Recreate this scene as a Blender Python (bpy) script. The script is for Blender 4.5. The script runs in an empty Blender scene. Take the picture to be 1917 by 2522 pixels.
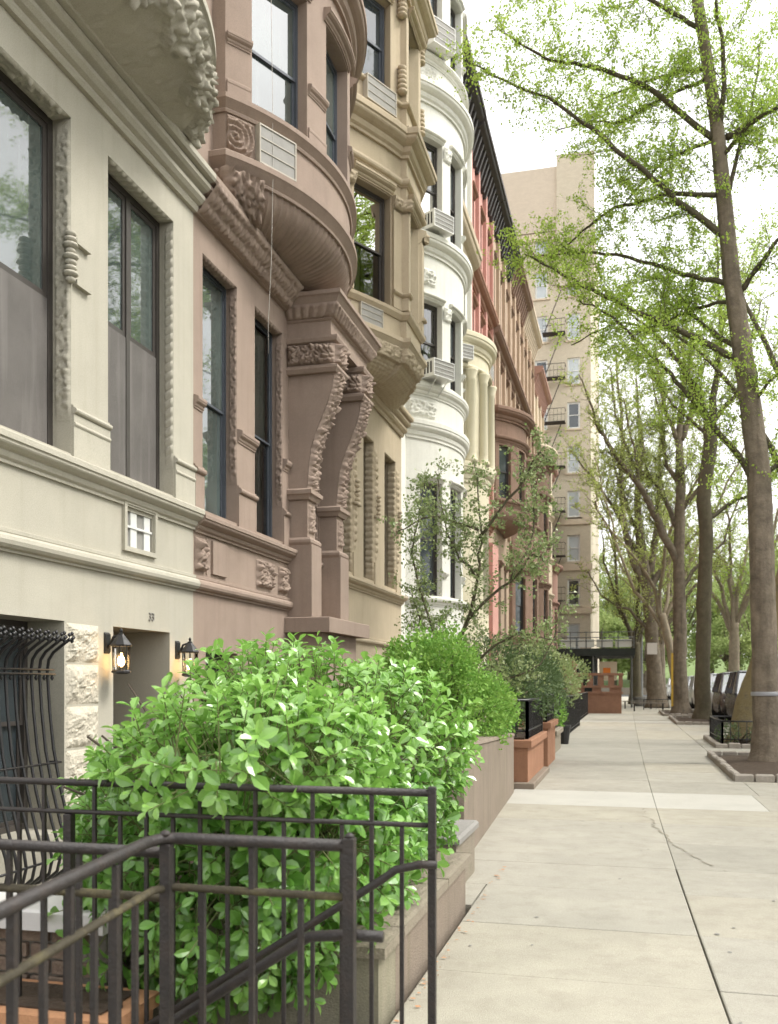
import bpy, bmesh, math, random
from mathutils import Vector, Matrix, noise
R = math.radians
rnd = random.Random(7)
scene = bpy.context.scene
COL = scene.collection

# ------------------------------------------------------------ camera, sky, sun, exposure
cam_d = bpy.data.cameras.new('camera'); cam = bpy.data.objects.new('camera', cam_d); COL.objects.link(cam)
cam.location = (0, 0, 1.55); cam.rotation_euler = (R(90), 0, R(14.37))
cam_d.sensor_fit = 'HORIZONTAL'; cam_d.sensor_width = 36.0; cam_d.lens = 43.1
cam_d.shift_y = 0.2196; cam_d.clip_start = 0.05; cam_d.clip_end = 3000
cam_d.dof.use_dof = True; cam_d.dof.focus_distance = 7.5; cam_d.dof.aperture_fstop = 4.5
scene.camera = cam
world = bpy.data.worlds.new('World'); scene.world = world; world.use_nodes = True
wn = world.node_tree; wn.nodes.clear()
w_out = wn.nodes.new('ShaderNodeOutputWorld'); w_bg = wn.nodes.new('ShaderNodeBackground')
w_sky = wn.nodes.new('ShaderNodeTexSky'); w_sky.sky_type = 'NISHITA'; w_sky.sun_disc = False
w_sky.sun_elevation = R(52); w_sky.sun_rotation = R(78); w_sky.air_density = 1.0; w_sky.dust_density = 6.0
w_hs = wn.nodes.new('ShaderNodeHueSaturation'); w_hs.inputs['Saturation'].default_value = 0.16
w_mx = wn.nodes.new('ShaderNodeMix'); w_mx.data_type = 'RGBA'; w_mx.inputs['Factor'].default_value = 0.7; w_mx.inputs['B'].default_value = (7.0, 7.0, 7.0, 1)   # even overcast veil
wn.links.new(w_sky.outputs[0], w_hs.inputs['Color']); wn.links.new(w_hs.outputs[0], w_mx.inputs['A']); wn.links.new(w_mx.outputs['Result'], w_bg.inputs['Color'])
w_bg.inputs['Strength'].default_value = 0.13
wn.links.new(w_bg.outputs[0], w_out.inputs['Surface'])
sun_d = bpy.data.lights.new('sun', 'SUN'); sun = bpy.data.objects.new('sun', sun_d); COL.objects.link(sun)
sun_d.energy = 1.3; sun_d.angle = R(16); sun_d.color = (1.0, 0.96, 0.9)
_az, _el = R(78), R(52)
sv = Vector((math.sin(_az) * math.cos(_el), math.cos(_az) * math.cos(_el), math.sin(_el)))
sun.location = sv * 60; sun.rotation_euler = sv.to_track_quat('Z', 'Y').to_euler()
vs = scene.view_settings
scene.display_settings.display_device = 'sRGB'
vs.view_transform = 'Standard'; vs.look = 'None'; vs.gamma = 1.0; vs.use_curve_mapping = False; vs.exposure = 1.3
cy = scene.cycles; cy.max_bounces = 5; cy.diffuse_bounces = 2; cy.use_adaptive_sampling = True; cy.adaptive_threshold = 0.03; cy.glossy_bounces = 2; cy.transmission_bounces = 3; cy.transparent_max_bounces = 8; cy.caustics_reflective = False; cy.caustics_refractive = False

# ------------------------------------------------------------ materials
def mat(name, col, rough=0.85, var=0.12, scale=3.0, bump=0.15, bscale=60.0, streak=0.0, stain=None, spec=0.3, metal=0.0, trans=0.0, dirt=None, dirt_amt=0.0, dirt_scale=1.2, ior=1.5, grain=None):
    m = bpy.data.materials.new(name); m.use_nodes = True
    nt = m.node_tree; N = nt.nodes; L = nt.links; N.clear()
    out = N.new('ShaderNodeOutputMaterial'); b = N.new('ShaderNodeBsdfPrincipled')
    tc = N.new('ShaderNodeTexCoord')
    b.inputs['Roughness'].default_value = rough; b.inputs['Metallic'].default_value = metal
    b.inputs['Specular IOR Level'].default_value = spec
    n1 = N.new('ShaderNodeTexNoise'); n1.inputs['Scale'].default_value = scale; n1.inputs['Detail'].default_value = 8; n1.inputs['Roughness'].default_value = 0.65
    L.new(tc.outputs['Object'], n1.inputs['Vector'])
    ramp = N.new('ShaderNodeMapRange'); ramp.inputs['From Min'].default_value = 0.25; ramp.inputs['From Max'].default_value = 0.75
    ramp.inputs['To Min'].default_value = 1 - var; ramp.inputs['To Max'].default_value = 1 + var
    L.new(n1.outputs[0], ramp.inputs['Value'])
    mul = N.new('ShaderNodeMix'); mul.data_type = 'RGBA'; mul.blend_type = 'MULTIPLY'; mul.inputs['Factor'].default_value = 1.0
    mul.inputs['A'].default_value = (*col, 1)
    L.new(ramp.outputs[0], mul.inputs['B'])
    cur = mul.outputs['Result']
    b.inputs['IOR'].default_value = ior
    if grain is None: grain = 0.09 if rough >= 0.85 else 0.0
    if grain > 0:
        ng = N.new('ShaderNodeTexNoise'); ng.inputs['Scale'].default_value = 85.0; ng.inputs['Detail'].default_value = 3
        L.new(tc.outputs['Object'], ng.inputs['Vector'])
        rg = N.new('ShaderNodeMapRange'); rg.inputs['From Min'].default_value = 0.3; rg.inputs['From Max'].default_value = 0.7; rg.inputs['To Min'].default_value = 1 - grain; rg.inputs['To Max'].default_value = 1 + grain
        L.new(ng.outputs[0], rg.inputs['Value'])
        mg = N.new('ShaderNodeMix'); mg.data_type = 'RGBA'; mg.blend_type = 'MULTIPLY'; mg.inputs['Factor'].default_value = 1.0
        L.new(cur, mg.inputs['A']); L.new(rg.outputs[0], mg.inputs['B']); cur = mg.outputs['Result']
    if streak > 0:
        mp = N.new('ShaderNodeMapping'); mp.inputs['Scale'].default_value = (9, 9, 0.55)
        L.new(tc.outputs['Object'], mp.inputs['Vector'])
        n2 = N.new('ShaderNodeTexNoise'); n2.inputs['Scale'].default_value = 1.0; n2.inputs['Detail'].default_value = 6
        L.new(mp.outputs[0], n2.inputs['Vector'])
        r2 = N.new('ShaderNodeMapRange'); r2.inputs['From Min'].default_value = 0.5; r2.inputs['From Max'].default_value = 0.78
        r2.inputs['To Min'].default_value = 0.0; r2.inputs['To Max'].default_value = streak
        L.new(n2.outputs[0], r2.inputs['Value'])
        mx = N.new('ShaderNodeMix'); mx.data_type = 'RGBA'
        L.new(r2.outputs[0], mx.inputs['Factor']); L.new(cur, mx.inputs['A'])
        st = stain or tuple(c * 0.45 for c in col); mx.inputs['B'].default_value = (*st, 1)
        cur = mx.outputs['Result']
    if dirt is not None:
        n3 = N.new('ShaderNodeTexNoise'); n3.inputs['Scale'].default_value = dirt_scale; n3.inputs['Detail'].default_value = 9; n3.inputs['Roughness'].default_value = 0.7
        L.new(tc.outputs['Object'], n3.inputs['Vector'])
        r3 = N.new('ShaderNodeMapRange'); r3.inputs['From Min'].default_value = 0.48; r3.inputs['From Max'].default_value = 0.68
        r3.inputs['To Max'].default_value = dirt_amt
        L.new(n3.outputs[0], r3.inputs['Value'])
        mx = N.new('ShaderNodeMix'); mx.data_type = 'RGBA'
        L.new(r3.outputs[0], mx.inputs['Factor']); L.new(cur, mx.inputs['A']); mx.inputs['B'].default_value = (*dirt, 1)
        cur = mx.outputs['Result']
    L.new(cur, b.inputs['Base Color'])
    if bump > 0:
        nb = N.new('ShaderNodeTexNoise'); nb.inputs['Scale'].default_value = bscale; nb.inputs['Detail'].default_value = 5
        L.new(tc.outputs['Object'], nb.inputs['Vector'])
        bp = N.new('ShaderNodeBump'); bp.inputs['Strength'].default_value = bump; bp.inputs['Distance'].default_value = 0.02
        L.new(nb.outputs[0], bp.inputs['Height']); L.new(bp.outputs[0], b.inputs['Normal'])
    if trans > 0:
        tr = N.new('ShaderNodeBsdfTranslucent'); L.new(cur, tr.inputs['Color'])
        ms = N.new('ShaderNodeMixShader'); ms.inputs[0].default_value = trans
        L.new(b.outputs[0], ms.inputs[1]); L.new(tr.outputs[0], ms.inputs[2]); L.new(ms.outputs[0], out.inputs['Surface'])
    else:
        L.new(b.outputs[0], out.inputs['Surface'])
    return m

def leaf_mat(name, c1, c2, trans=0.35, rough=0.4, spec=0.4):
    m = bpy.data.materials.new(name); m.use_nodes = True
    nt = m.node_tree; N = nt.nodes; L = nt.links; N.clear()
    out = N.new('ShaderNodeOutputMaterial'); b = N.new('ShaderNodeBsdfPrincipled')
    b.inputs['Roughness'].default_value = rough; b.inputs['Specular IOR Level'].default_value = spec
    at = N.new('ShaderNodeAttribute'); at.attribute_name = 'tone'
    mx = N.new('ShaderNodeMix'); mx.data_type = 'RGBA'; mx.inputs['A'].default_value = (*c1, 1); mx.inputs['B'].default_value = (*c2, 1)
    L.new(at.outputs['Fac'], mx.inputs['Factor'])
    L.new(mx.outputs['Result'], b.inputs['Base Color'])
    tr = N.new('ShaderNodeBsdfTranslucent'); L.new(mx.outputs['Result'], tr.inputs['Color'])
    ms = N.new('ShaderNodeMixShader'); ms.inputs[0].default_value = trans
    L.new(b.outputs[0], ms.inputs[1]); L.new(tr.outputs[0], ms.inputs[2]); L.new(ms.outputs[0], out.inputs['Surface'])
    return m

def glass_mat(name, ior=2.0, tint=(0.75, 0.82, 0.8)):
    m = bpy.data.materials.new(name); m.use_nodes = True
    nt = m.node_tree; N = nt.nodes; L = nt.links; N.clear()
    out = N.new('ShaderNodeOutputMaterial'); g = N.new('ShaderNodeBsdfGlossy'); t = N.new('ShaderNodeBsdfTransparent')
    g.inputs['Roughness'].default_value = 0.015; t.inputs['Color'].default_value = (*tint, 1)
    tc = N.new('ShaderNodeTexCoord'); nb = N.new('ShaderNodeTexNoise'); nb.inputs['Scale'].default_value = 1.6; nb.inputs['Detail'].default_value = 1
    bp = N.new('ShaderNodeBump'); bp.inputs['Strength'].default_value = 0.12; bp.inputs['Distance'].default_value = 0.05
    L.new(tc.outputs['Object'], nb.inputs['Vector']); L.new(nb.outputs[0], bp.inputs['Height']); L.new(bp.outputs[0], g.inputs['Normal'])
    f = N.new('ShaderNodeFresnel'); f.inputs['IOR'].default_value = ior
    ms = N.new('ShaderNodeMixShader'); L.new(f.outputs[0], ms.inputs[0]); L.new(t.outputs[0], ms.inputs[1]); L.new(g.outputs[0], ms.inputs[2])
    L.new(ms.outputs[0], out.inputs['Surface'])
    return m

def emit_mat(name, col, s):
    m = bpy.data.materials.new(name); m.use_nodes = True
    nt = m.node_tree; nt.nodes.clear()
    out = nt.nodes.new('ShaderNodeOutputMaterial'); e = nt.nodes.new('ShaderNodeEmission')
    e.inputs['Color'].default_value = (*col, 1); e.inputs['Strength'].default_value = s
    nt.links.new(e.outputs[0], out.inputs['Surface'])
    return m

def brick_mat(name, c1, c2, mortar, sc=1.0, bw=0.215, bh=0.075):
    m = bpy.data.materials.new(name); m.use_nodes = True
    nt = m.node_tree; N = nt.nodes; L = nt.links; N.clear()
    out = N.new('ShaderNodeOutputMaterial'); b = N.new('ShaderNodeBsdfPrincipled'); b.inputs['Roughness'].default_value = 0.9
    tc = N.new('ShaderNodeTexCoord'); sp = N.new('ShaderNodeSeparateXYZ'); cb = N.new('ShaderNodeCombineXYZ'); ad = N.new('ShaderNodeMath'); ad.operation = 'ADD'
    L.new(tc.outputs['Object'], sp.inputs[0]); L.new(sp.outputs['X'], ad.inputs[0]); L.new(sp.outputs['Y'], ad.inputs[1])
    L.new(ad.outputs[0], cb.inputs['X']); L.new(sp.outputs['Z'], cb.inputs['Y'])
    br = N.new('ShaderNodeTexBrick'); br.inputs['Scale'].default_value = sc; br.inputs['Brick Width'].default_value = bw; br.inputs['Row Height'].default_value = bh; br.inputs['Mortar Size'].default_value = 0.008
    br.inputs['Color1'].default_value = (*c1, 1); br.inputs['Color2'].default_value = (*c2, 1); br.inputs['Mortar'].default_value = (*mortar, 1)
    L.new(cb.outputs[0], br.inputs['Vector']); L.new(br.outputs['Color'], b.inputs['Base Color'])
    L.new(b.outputs[0], out.inputs['Surface'])
    return m

M = {}
M['cream'] = mat('cream_paint', (0.43, 0.405, 0.33), 0.9, 0.09, 1.3, 0.3, 140, streak=0.25, stain=(0.30, 0.27, 0.20), dirt=(0.38, 0.35, 0.275), dirt_amt=0.3, dirt_scale=0.7)
M['cream_rough'] = mat('cream_rough_stone', (0.52, 0.48, 0.385), 0.95, 0.16, 9, 0.6, 45, dirt=(0.22, 0.19, 0.14), dirt_amt=0.35, dirt_scale=14)
M['brown'] = mat('brown_paint', (0.315, 0.242, 0.193), 0.9, 0.12, 1.5, 0.3, 140, streak=0.3, stain=(0.19, 0.13, 0.10), dirt=(0.24, 0.185, 0.15), dirt_amt=0.4, dirt_scale=0.8)
M['tan'] = mat('tan_paint', (0.445, 0.37, 0.26), 0.9, 0.09, 1.5, 0.25, 120, streak=0.2, stain=(0.20, 0.145, 0.085))
M['white'] = mat('white_paint', (0.70, 0.69, 0.62), 0.85, 0.08, 1.5, 0.2, 100, streak=0.22, stain=(0.40, 0.38, 0.30))
M['yellow'] = mat('pale_yellow_paint', (0.60, 0.55, 0.40), 0.85, 0.08, 1.5, 0.2, 100, streak=0.2, stain=(0.36, 0.32, 0.22))
M['red'] = mat('red_paint', (0.54, 0.295, 0.245), 0.9, 0.10, 1.2, 0.2, 100, streak=0.15)
M['brownstone'] = mat('brownstone', (0.25, 0.165, 0.12), 0.9, 0.14, 1.5, 0.25, 100, streak=0.15)
M['buff'] = mat('buff_stone', (0.46, 0.345, 0.25), 0.9, 0.12, 1.2, 0.2, 80, streak=0.2)
M['palebuff'] = mat('pale_buff_stone', (0.62, 0.52, 0.39), 0.9, 0.1, 1.2, 0.2, 80, streak=0.1)
M['rose'] = mat('rose_stone', (0.40, 0.24, 0.19), 0.9, 0.1, 1.2, 0.2, 80)
M['darkmetal'] = mat('dark_cornice_metal', (0.045, 0.04, 0.035), 0.6, 0.25, 2, 0.1, 40, streak=0.4, stain=(0.11, 0.07, 0.05))
M['iron'] = mat('black_iron', (0.02, 0.016, 0.014), 0.55, 0.3, 9, 0.3, 90, dirt=(0.05, 0.032, 0.022), dirt_amt=0.4, dirt_scale=14, spec=0.5)
M['ironclean'] = mat('black_iron_paint', (0.02, 0.019, 0.019), 0.38, 0.2, 7, 0.15, 60, spec=0.5)
M['iron_moss'] = mat('mossy_iron', (0.05, 0.042, 0.025), 0.7, 0.3, 7, 0.4, 60, dirt=(0.14, 0.12, 0.055), dirt_amt=0.75, dirt_scale=7)
M['frame'] = mat('dark_window_frame', (0.055, 0.048, 0.042), 0.45, 0.15, 4, 0.05, 30, spec=0.5)
M['frameblue'] = mat('slate_window_frame', (0.075, 0.085, 0.10), 0.4, 0.15, 4, 0.05, 30, spec=0.5)
M['framewhite'] = mat('white_window_frame', (0.72, 0.72, 0.68), 0.5, 0.05, 4, 0.05, 30)
M['glass'] = glass_mat('window_glass', 2.6)
M['lampglass'] = glass_mat('lamp_glass', 1.35, (0.95, 0.93, 0.88))
M['darkglass'] = mat('dark_glass', (0.035, 0.045, 0.05), 0.06, 0.3, 0.8, 0.0, 1, spec=1.0)
M['paleglass'] = mat('pale_glass', (0.45, 0.49, 0.50), 0.12, 0.2, 0.8, 0.0, 1, spec=0.8)
M['sheerglass'] = mat('glass_before_sheer_curtain', (0.20, 0.235, 0.215), 0.05, 0.4, 1.3, 0.0, 1, streak=0.5, stain=(0.12, 0.14, 0.13), spec=0.7, ior=1.9)
M['duskglass'] = mat('dark_glossy_pane', (0.065, 0.085, 0.078), 0.03, 0.5, 1.1, 0.0, 1, streak=0.35, stain=(0.16, 0.18, 0.17), spec=0.6, ior=2.3)
M['screen'] = mat('grey_insect_screen', (0.125, 0.115, 0.105), 0.55, 0.2, 2.0, 0.3, 400, streak=0.7, stain=(0.22, 0.205, 0.19))
M['curtain'] = mat('pale_curtain', (0.55, 0.57, 0.54), 0.9, 0.1, 2, 0.1, 40, trans=0.2)
M['blind'] = mat('pale_blind', (0.62, 0.66, 0.60), 0.8, 0.05, 2, 0.0, 40)
M['room'] = mat('dark_interior', (0.05, 0.047, 0.042), 0.95, 0.2, 1, 0.0, 1)
M['acwhite'] = mat('white_enamel', (0.68, 0.68, 0.64), 0.45, 0.06, 3, 0.03, 30, spec=0.5)
M['acbeige'] = mat('beige_enamel', (0.42, 0.385, 0.32), 0.6, 0.12, 5, 0.05, 30)
M['acgrey'] = mat('grey_grille_metal', (0.27, 0.26, 0.235), 0.6, 0.12, 6, 0.2, 200)
M['acgap'] = mat('dark_slot', (0.06, 0.055, 0.05), 0.8, 0.2, 6, 0.0, 1)
M['slab'] = mat('concrete', (0.355, 0.335, 0.28), 0.92, 0.13, 1.4, 0.4, 160, streak=0.0, dirt=(0.255, 0.235, 0.19), dirt_amt=0.45, dirt_scale=5.0)
M['slabB'] = mat('concrete_dull', (0.325, 0.308, 0.258), 0.92, 0.13, 1.4, 0.4, 160, dirt=(0.24, 0.222, 0.18), dirt_amt=0.45, dirt_scale=5.0)
M['slabC'] = mat('concrete_warm', (0.365, 0.34, 0.275), 0.92, 0.13, 1.4, 0.4, 160, dirt=(0.26, 0.235, 0.185), dirt_amt=0.5, dirt_scale=4.0)
M['slab2'] = mat('concrete_grey', (0.305, 0.29, 0.245), 0.92, 0.12, 1.1, 0.3, 160, dirt=(0.24, 0.225, 0.19), dirt_amt=0.5, dirt_scale=1.5)
M['slabw'] = mat('concrete_white', (0.43, 0.415, 0.365), 0.9, 0.06, 1.5, 0.2, 160, dirt=(0.36, 0.34, 0.30), dirt_amt=0.4, dirt_scale=2.2)
M['crackdirt'] = mat('crack_dirt', (0.265, 0.24, 0.19), 0.95, 0.2, 9, 0.3, 60)
M['joint'] = mat('joint_dirt', (0.17, 0.14, 0.10), 0.95, 0.3, 12, 0.5, 60)
M['asphalt'] = mat('asphalt', (0.06, 0.06, 0.058), 0.9, 0.15, 2, 0.4, 120)
M['kerb'] = mat('kerb_stone', (0.24, 0.23, 0.21), 0.9, 0.15, 3, 0.3, 80)
M['curbstone'] = mat('weathered_stone', (0.25, 0.215, 0.165), 0.92, 0.2, 5, 0.5, 60, dirt=(0.10, 0.10, 0.06), dirt_amt=0.45, dirt_scale=5)
M['stucco'] = mat('greyish_brown_stucco', (0.23, 0.187, 0.146), 0.92, 0.14, 2, 0.4, 90, streak=0.45, stain=(0.13, 0.125, 0.06))
M['mossstucco'] = mat('mossy_stucco', (0.235, 0.215, 0.155), 0.92, 0.2, 3, 0.4, 90, streak=0.5, stain=(0.13, 0.14, 0.07))
M['terracotta'] = mat('terracotta_paint', (0.31, 0.16, 0.095), 0.9, 0.14, 3, 0.4, 90, streak=0.2)
M['redstone'] = mat('red_brownstone', (0.29, 0.16, 0.105), 0.9, 0.18, 4, 0.4, 60)
M['brick'] = mat('old_brick', (0.21, 0.155, 0.115), 0.92, 0.3, 8, 0.5, 70, dirt=(0.14, 0.13, 0.075), dirt_amt=0.6, dirt_scale=6)
M['mortar'] = mat('mortar', (0.20, 0.18, 0.15), 0.95, 0.2, 10, 0.4, 60)
M['orange'] = mat('orange_clay', (0.48, 0.25, 0.13), 0.9, 0.12, 5, 0.3, 60)
M['coping'] = mat('white_marble_coping', (0.66, 0.64, 0.61), 0.7, 0.08, 4, 0.15, 60)
M['soil'] = mat('soil', (0.06, 0.042, 0.028), 0.95, 0.35, 9, 0.8, 40)
M['bark'] = mat('bark', (0.19, 0.155, 0.115), 0.95, 0.45, 4, 1.0, 18, streak=0.6, stain=(0.07, 0.056, 0.042), dirt=(0.10, 0.09, 0.06), dirt_amt=0.4, dirt_scale=3)
M['barkdark'] = mat('dark_bark', (0.10, 0.085, 0.055), 0.95, 0.3, 5, 0.9, 26, streak=0.3, stain=(0.04, 0.036, 0.025), dirt=(0.10, 0.10, 0.05), dirt_amt=0.4, dirt_scale=4)
M['barkyellow'] = mat('lichen_bark', (0.21, 0.165, 0.085), 0.95, 0.35, 5, 0.9, 26, dirt=(0.11, 0.095, 0.065), dirt_amt=0.85, dirt_scale=5)
M['barkpale'] = mat('pale_bark', (0.30, 0.25, 0.18), 0.95, 0.25, 5, 0.7, 26, streak=0.3, stain=(0.17, 0.14, 0.1))
M['twig'] = mat('twig_wood', (0.07, 0.055, 0.04), 0.95, 0.2, 5, 0.2, 26)
M['stem'] = mat('green_stem', (0.14, 0.16, 0.06), 0.8, 0.2, 5, 0.1, 26)
M['setts'] = mat('granite_sett', (0.29, 0.26, 0.22), 0.9, 0.25, 8, 0.5, 50)
M['rubber'] = mat('tyre_rubber', (0.018, 0.018, 0.018), 0.85, 0.1, 5, 0.1, 50)
M['chrome'] = mat('chrome', (0.6, 0.6, 0.6), 0.2, 0.05, 5, 0.0, 1, metal=0.9)
M['carglass'] = mat('car_glass', (0.10, 0.11, 0.115), 0.04, 0.1, 1, 0.0, 1, spec=0.8, ior=2.6)
M['headlight'] = mat('headlight_lens', (0.6, 0.6, 0.62), 0.12, 0.1, 5, 0.0, 1, spec=0.8)
M['tail'] = mat('tail_lamp_red', (0.35, 0.02, 0.015), 0.2, 0.1, 5, 0.0, 1, spec=0.6)
M['brickbuff'] = brick_mat('buff_brick', (0.62, 0.55, 0.42), (0.55, 0.485, 0.365), (0.42, 0.36, 0.27))
M['brickpink'] = brick_mat('pink_buff_brick', (0.62, 0.53, 0.41), (0.56, 0.475, 0.365), (0.45, 0.38, 0.30))
M['steel'] = mat('grey_steel', (0.16, 0.165, 0.16), 0.6, 0.15, 4, 0.1, 40)
M['shed'] = mat('shed_dark_green', (0.035, 0.04, 0.036), 0.8, 0.2, 3, 0.1, 40)
M['wood'] = mat('grey_timber', (0.20, 0.18, 0.15), 0.9, 0.2, 6, 0.3, 40)
M['paper'] = mat('paper_notice', (0.7, 0.66, 0.62), 0.8, 0.06, 20, 0.0, 1)
M['signorange'] = mat('orange_sign', (0.75, 0.22, 0.04), 0.6, 0.05, 4, 0.0, 1)
M['tape'] = mat('pale_tape', (0.30, 0.30, 0.31), 0.5, 0.1, 6, 0.1, 40)
M['yellowtape'] = mat('yellow_paint', (0.55, 0.36, 0.06), 0.8, 0.2, 6, 0.1, 40)
M['grass'] = mat('grass', (0.12, 0.17, 0.05), 0.95, 0.3, 0.6, 0.5, 20)
M['door'] = mat('dark_door_wood', (0.03, 0.022, 0.018), 0.5, 0.2, 5, 0.2, 30)
M['bulb'] = emit_mat('lit_bulb', (1.0, 0.62, 0.27), 14.0)
M['wire'] = mat('pale_cable', (0.5, 0.47, 0.42), 0.7, 0.1, 5, 0.0, 1)
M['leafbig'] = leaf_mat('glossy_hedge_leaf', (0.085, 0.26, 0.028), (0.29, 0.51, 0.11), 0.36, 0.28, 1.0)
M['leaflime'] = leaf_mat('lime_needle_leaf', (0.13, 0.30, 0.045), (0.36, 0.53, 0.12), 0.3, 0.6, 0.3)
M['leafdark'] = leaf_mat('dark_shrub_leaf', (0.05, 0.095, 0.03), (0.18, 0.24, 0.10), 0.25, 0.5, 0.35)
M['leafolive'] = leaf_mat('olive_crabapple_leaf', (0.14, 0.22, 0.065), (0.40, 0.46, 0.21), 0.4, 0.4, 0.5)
M['leafspring'] = leaf_mat('spring_leaf', (0.29, 0.44, 0.055), (0.50, 0.62, 0.15), 0.55, 0.6, 0.2)
M['leafbud'] = leaf_mat('budding_leaf', (0.32, 0.40, 0.09), (0.50, 0.56, 0.20), 0.55, 0.6, 0.2)
M['leafpark'] = leaf_mat('hazy_park_leaf', (0.24, 0.34, 0.10), (0.46, 0.52, 0.22), 0.5, 0.7, 0.2)  # pale foliage: the haze of distance is put into the leaf colour

# ------------------------------------------------------------ mesh helpers
class MB:
    def __init__(s): s.v = []; s.f = []; s.tone = None
    def quad(s, a, b, c, d):
        n = len(s.v); s.v += [tuple(a), tuple(b), tuple(c), tuple(d)]; s.f.append((n, n + 1, n + 2, n + 3))
    def poly(s, pts):
        n = len(s.v); s.v += [tuple(p) for p in pts]; s.f.append(tuple(range(n, n + len(pts))))
    def hexa(s, P):   # 8 corners: bottom 0-3 ccw, top 4-7
        n = len(s.v); s.v += [tuple(p) for p in P]
        for q in ((3, 2, 1, 0), (4, 5, 6, 7), (0, 1, 5, 4), (1, 2, 6, 5), (2, 3, 7, 6), (3, 0, 4, 7)): s.f.append(tuple(n + i for i in q))
    def box(s, x0, x1, y0, y1, z0, z1):
        s.hexa([(x0, y0, z0), (x1, y0, z0), (x1, y1, z0), (x0, y1, z0), (x0, y0, z1), (x1, y0, z1), (x1, y1, z1), (x0, y1, z1)])
    def cbox(s, x0, x1, y0, y1, z0, z1, c=0.01):   # box with chamfered top edges
        n = len(s.v)
        s.v += [(x0, y0, z0), (x1, y0, z0), (x1, y1, z0), (x0, y1, z0), (x0, y0, z1 - c), (x1, y0, z1 - c), (x1, y1, z1 - c), (x0, y1, z1 - c),
                (x0 + c, y0 + c, z1), (x1 - c, y0 + c, z1), (x1 - c, y1 - c, z1), (x0 + c, y1 - c, z1)]
        for q in ((3, 2, 1, 0), (0, 1, 5, 4), (1, 2, 6, 5), (2, 3, 7, 6), (3, 0, 4, 7), (4, 5, 9, 8), (5, 6, 10, 9), (6, 7, 11, 10), (7, 4, 8, 11), (8, 9, 10, 11)): s.f.append(tuple(n + i for i in q))
    def tube(s, pts, radii, n=6, caps=True):
        pts = [Vector(p) for p in pts]
        if not isinstance(radii, (list, tuple)): radii = [radii] * len(pts)
        prev = None; base = len(s.v); K = len(pts); ref = None
        for i, p in enumerate(pts):
            d = (pts[min(i + 1, K - 1)] - pts[max(i - 1, 0)])
            d = d.normalized() if d.length > 1e-9 else Vector((0, 0, 1))
            if ref is None: ref = d.orthogonal().normalized()
            ref = (ref - d * ref.dot(d)); ref = ref.normalized() if ref.length > 1e-6 else d.orthogonal().normalized()
            bi = d.cross(ref)
            for k in range(n):
                a = 2 * math.pi * k / n
                s.v.append(tuple(p + (ref * math.cos(a) + bi * math.sin(a)) * radii[i]))
        for i in range(K - 1):
            for k in range(n):
                s.f.append((base + i * n + k, base + i * n + (k + 1) % n, base + (i + 1) * n + (k + 1) % n, base + (i + 1) * n + k))
        if caps:
            s.f.append(tuple(base + k for k in reversed(range(n)))); s.f.append(tuple(base + (K - 1) * n + k for k in range(n)))
    def lathe(s, c, prof, n=12):   # prof: (r, z) about vertical axis at c
        base = len(s.v)
        for r, z in prof:
            for k in range(n):
                a = 2 * math.pi * k / n; s.v.append((c[0] + r * math.cos(a), c[1] + r * math.sin(a), c[2] + z))
        for i in range(len(prof) - 1):
            for k in range(n):
                s.f.append((base + i * n + k, base + i * n + (k + 1) % n, base + (i + 1) * n + (k + 1) % n, base + (i + 1) * n + k))
        s.f.append(tuple(base + k for k in reversed(range(n)))); s.f.append(tuple(base + (len(prof) - 1) * n + k for k in range(n)))
    def grid(s, fn, nu, nv, flip=False):
        base = len(s.v)
        for j in range(nv + 1):
            for i in range(nu + 1): s.v.append(tuple(fn(i / nu, j / nv)))
        for j in range(nv):
            for i in range(nu):
                a = base + j * (nu + 1) + i; q = (a, a + 1, a + nu + 2, a + nu + 1)
                s.f.append(q[::-1] if flip else q)
    def mesh(s, name, m=None, smooth=False):
        me = bpy.data.meshes.new(name); me.from_pydata(s.v, [], s.f); me.update()
        if s.tone is not None:
            a = me.attributes.new('tone', 'FLOAT', 'FACE'); a.data.foreach_set('value', s.tone)
        if m is not None: me.materials.append(m)
        if smooth: me.polygons.foreach_set('use_smooth', [True] * len(me.polygons))
        return me
    def build(s, name, m, parent=None, smooth=False, fix=True):
        me = s.mesh(name, m, smooth)
        if fix:
            bm = bmesh.new(); bm.from_mesh(me); bmesh.ops.recalc_face_normals(bm, faces=bm.faces); bm.to_mesh(me); bm.free()
        return link(name, me, parent)

def link(name, me, parent=None, mw=None):
    o = bpy.data.objects.new(name, me); COL.objects.link(o)
    if mw is not None: o.matrix_world = mw
    if parent is not None:
        o.parent = parent; o.matrix_parent_inverse = BASE[parent.name].inverted()
    BASE[o.name] = (o.matrix_basis.copy() if parent is None else BASE[parent.name] @ BASE[parent.name].inverted() @ o.matrix_basis)
    return o
BASE = {}
def thing(name, label, cat, loc=(0, 0, 0), group=None):
    o = bpy.data.objects.new(name, None); COL.objects.link(o); o.location = loc; o.empty_display_size = 0.2
    BASE[o.name] = Matrix.Translation(Vector(loc)); tag(o, label, cat, group); return o
def tag(o, label=None, cat=None, group=None, kind=None):
    if label: o['label'] = label
    if cat: o['category'] = cat
    if group: o['group'] = group
    if kind: o['kind'] = kind
    return o
def struct(o): o['kind'] = 'structure'; return o

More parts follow.
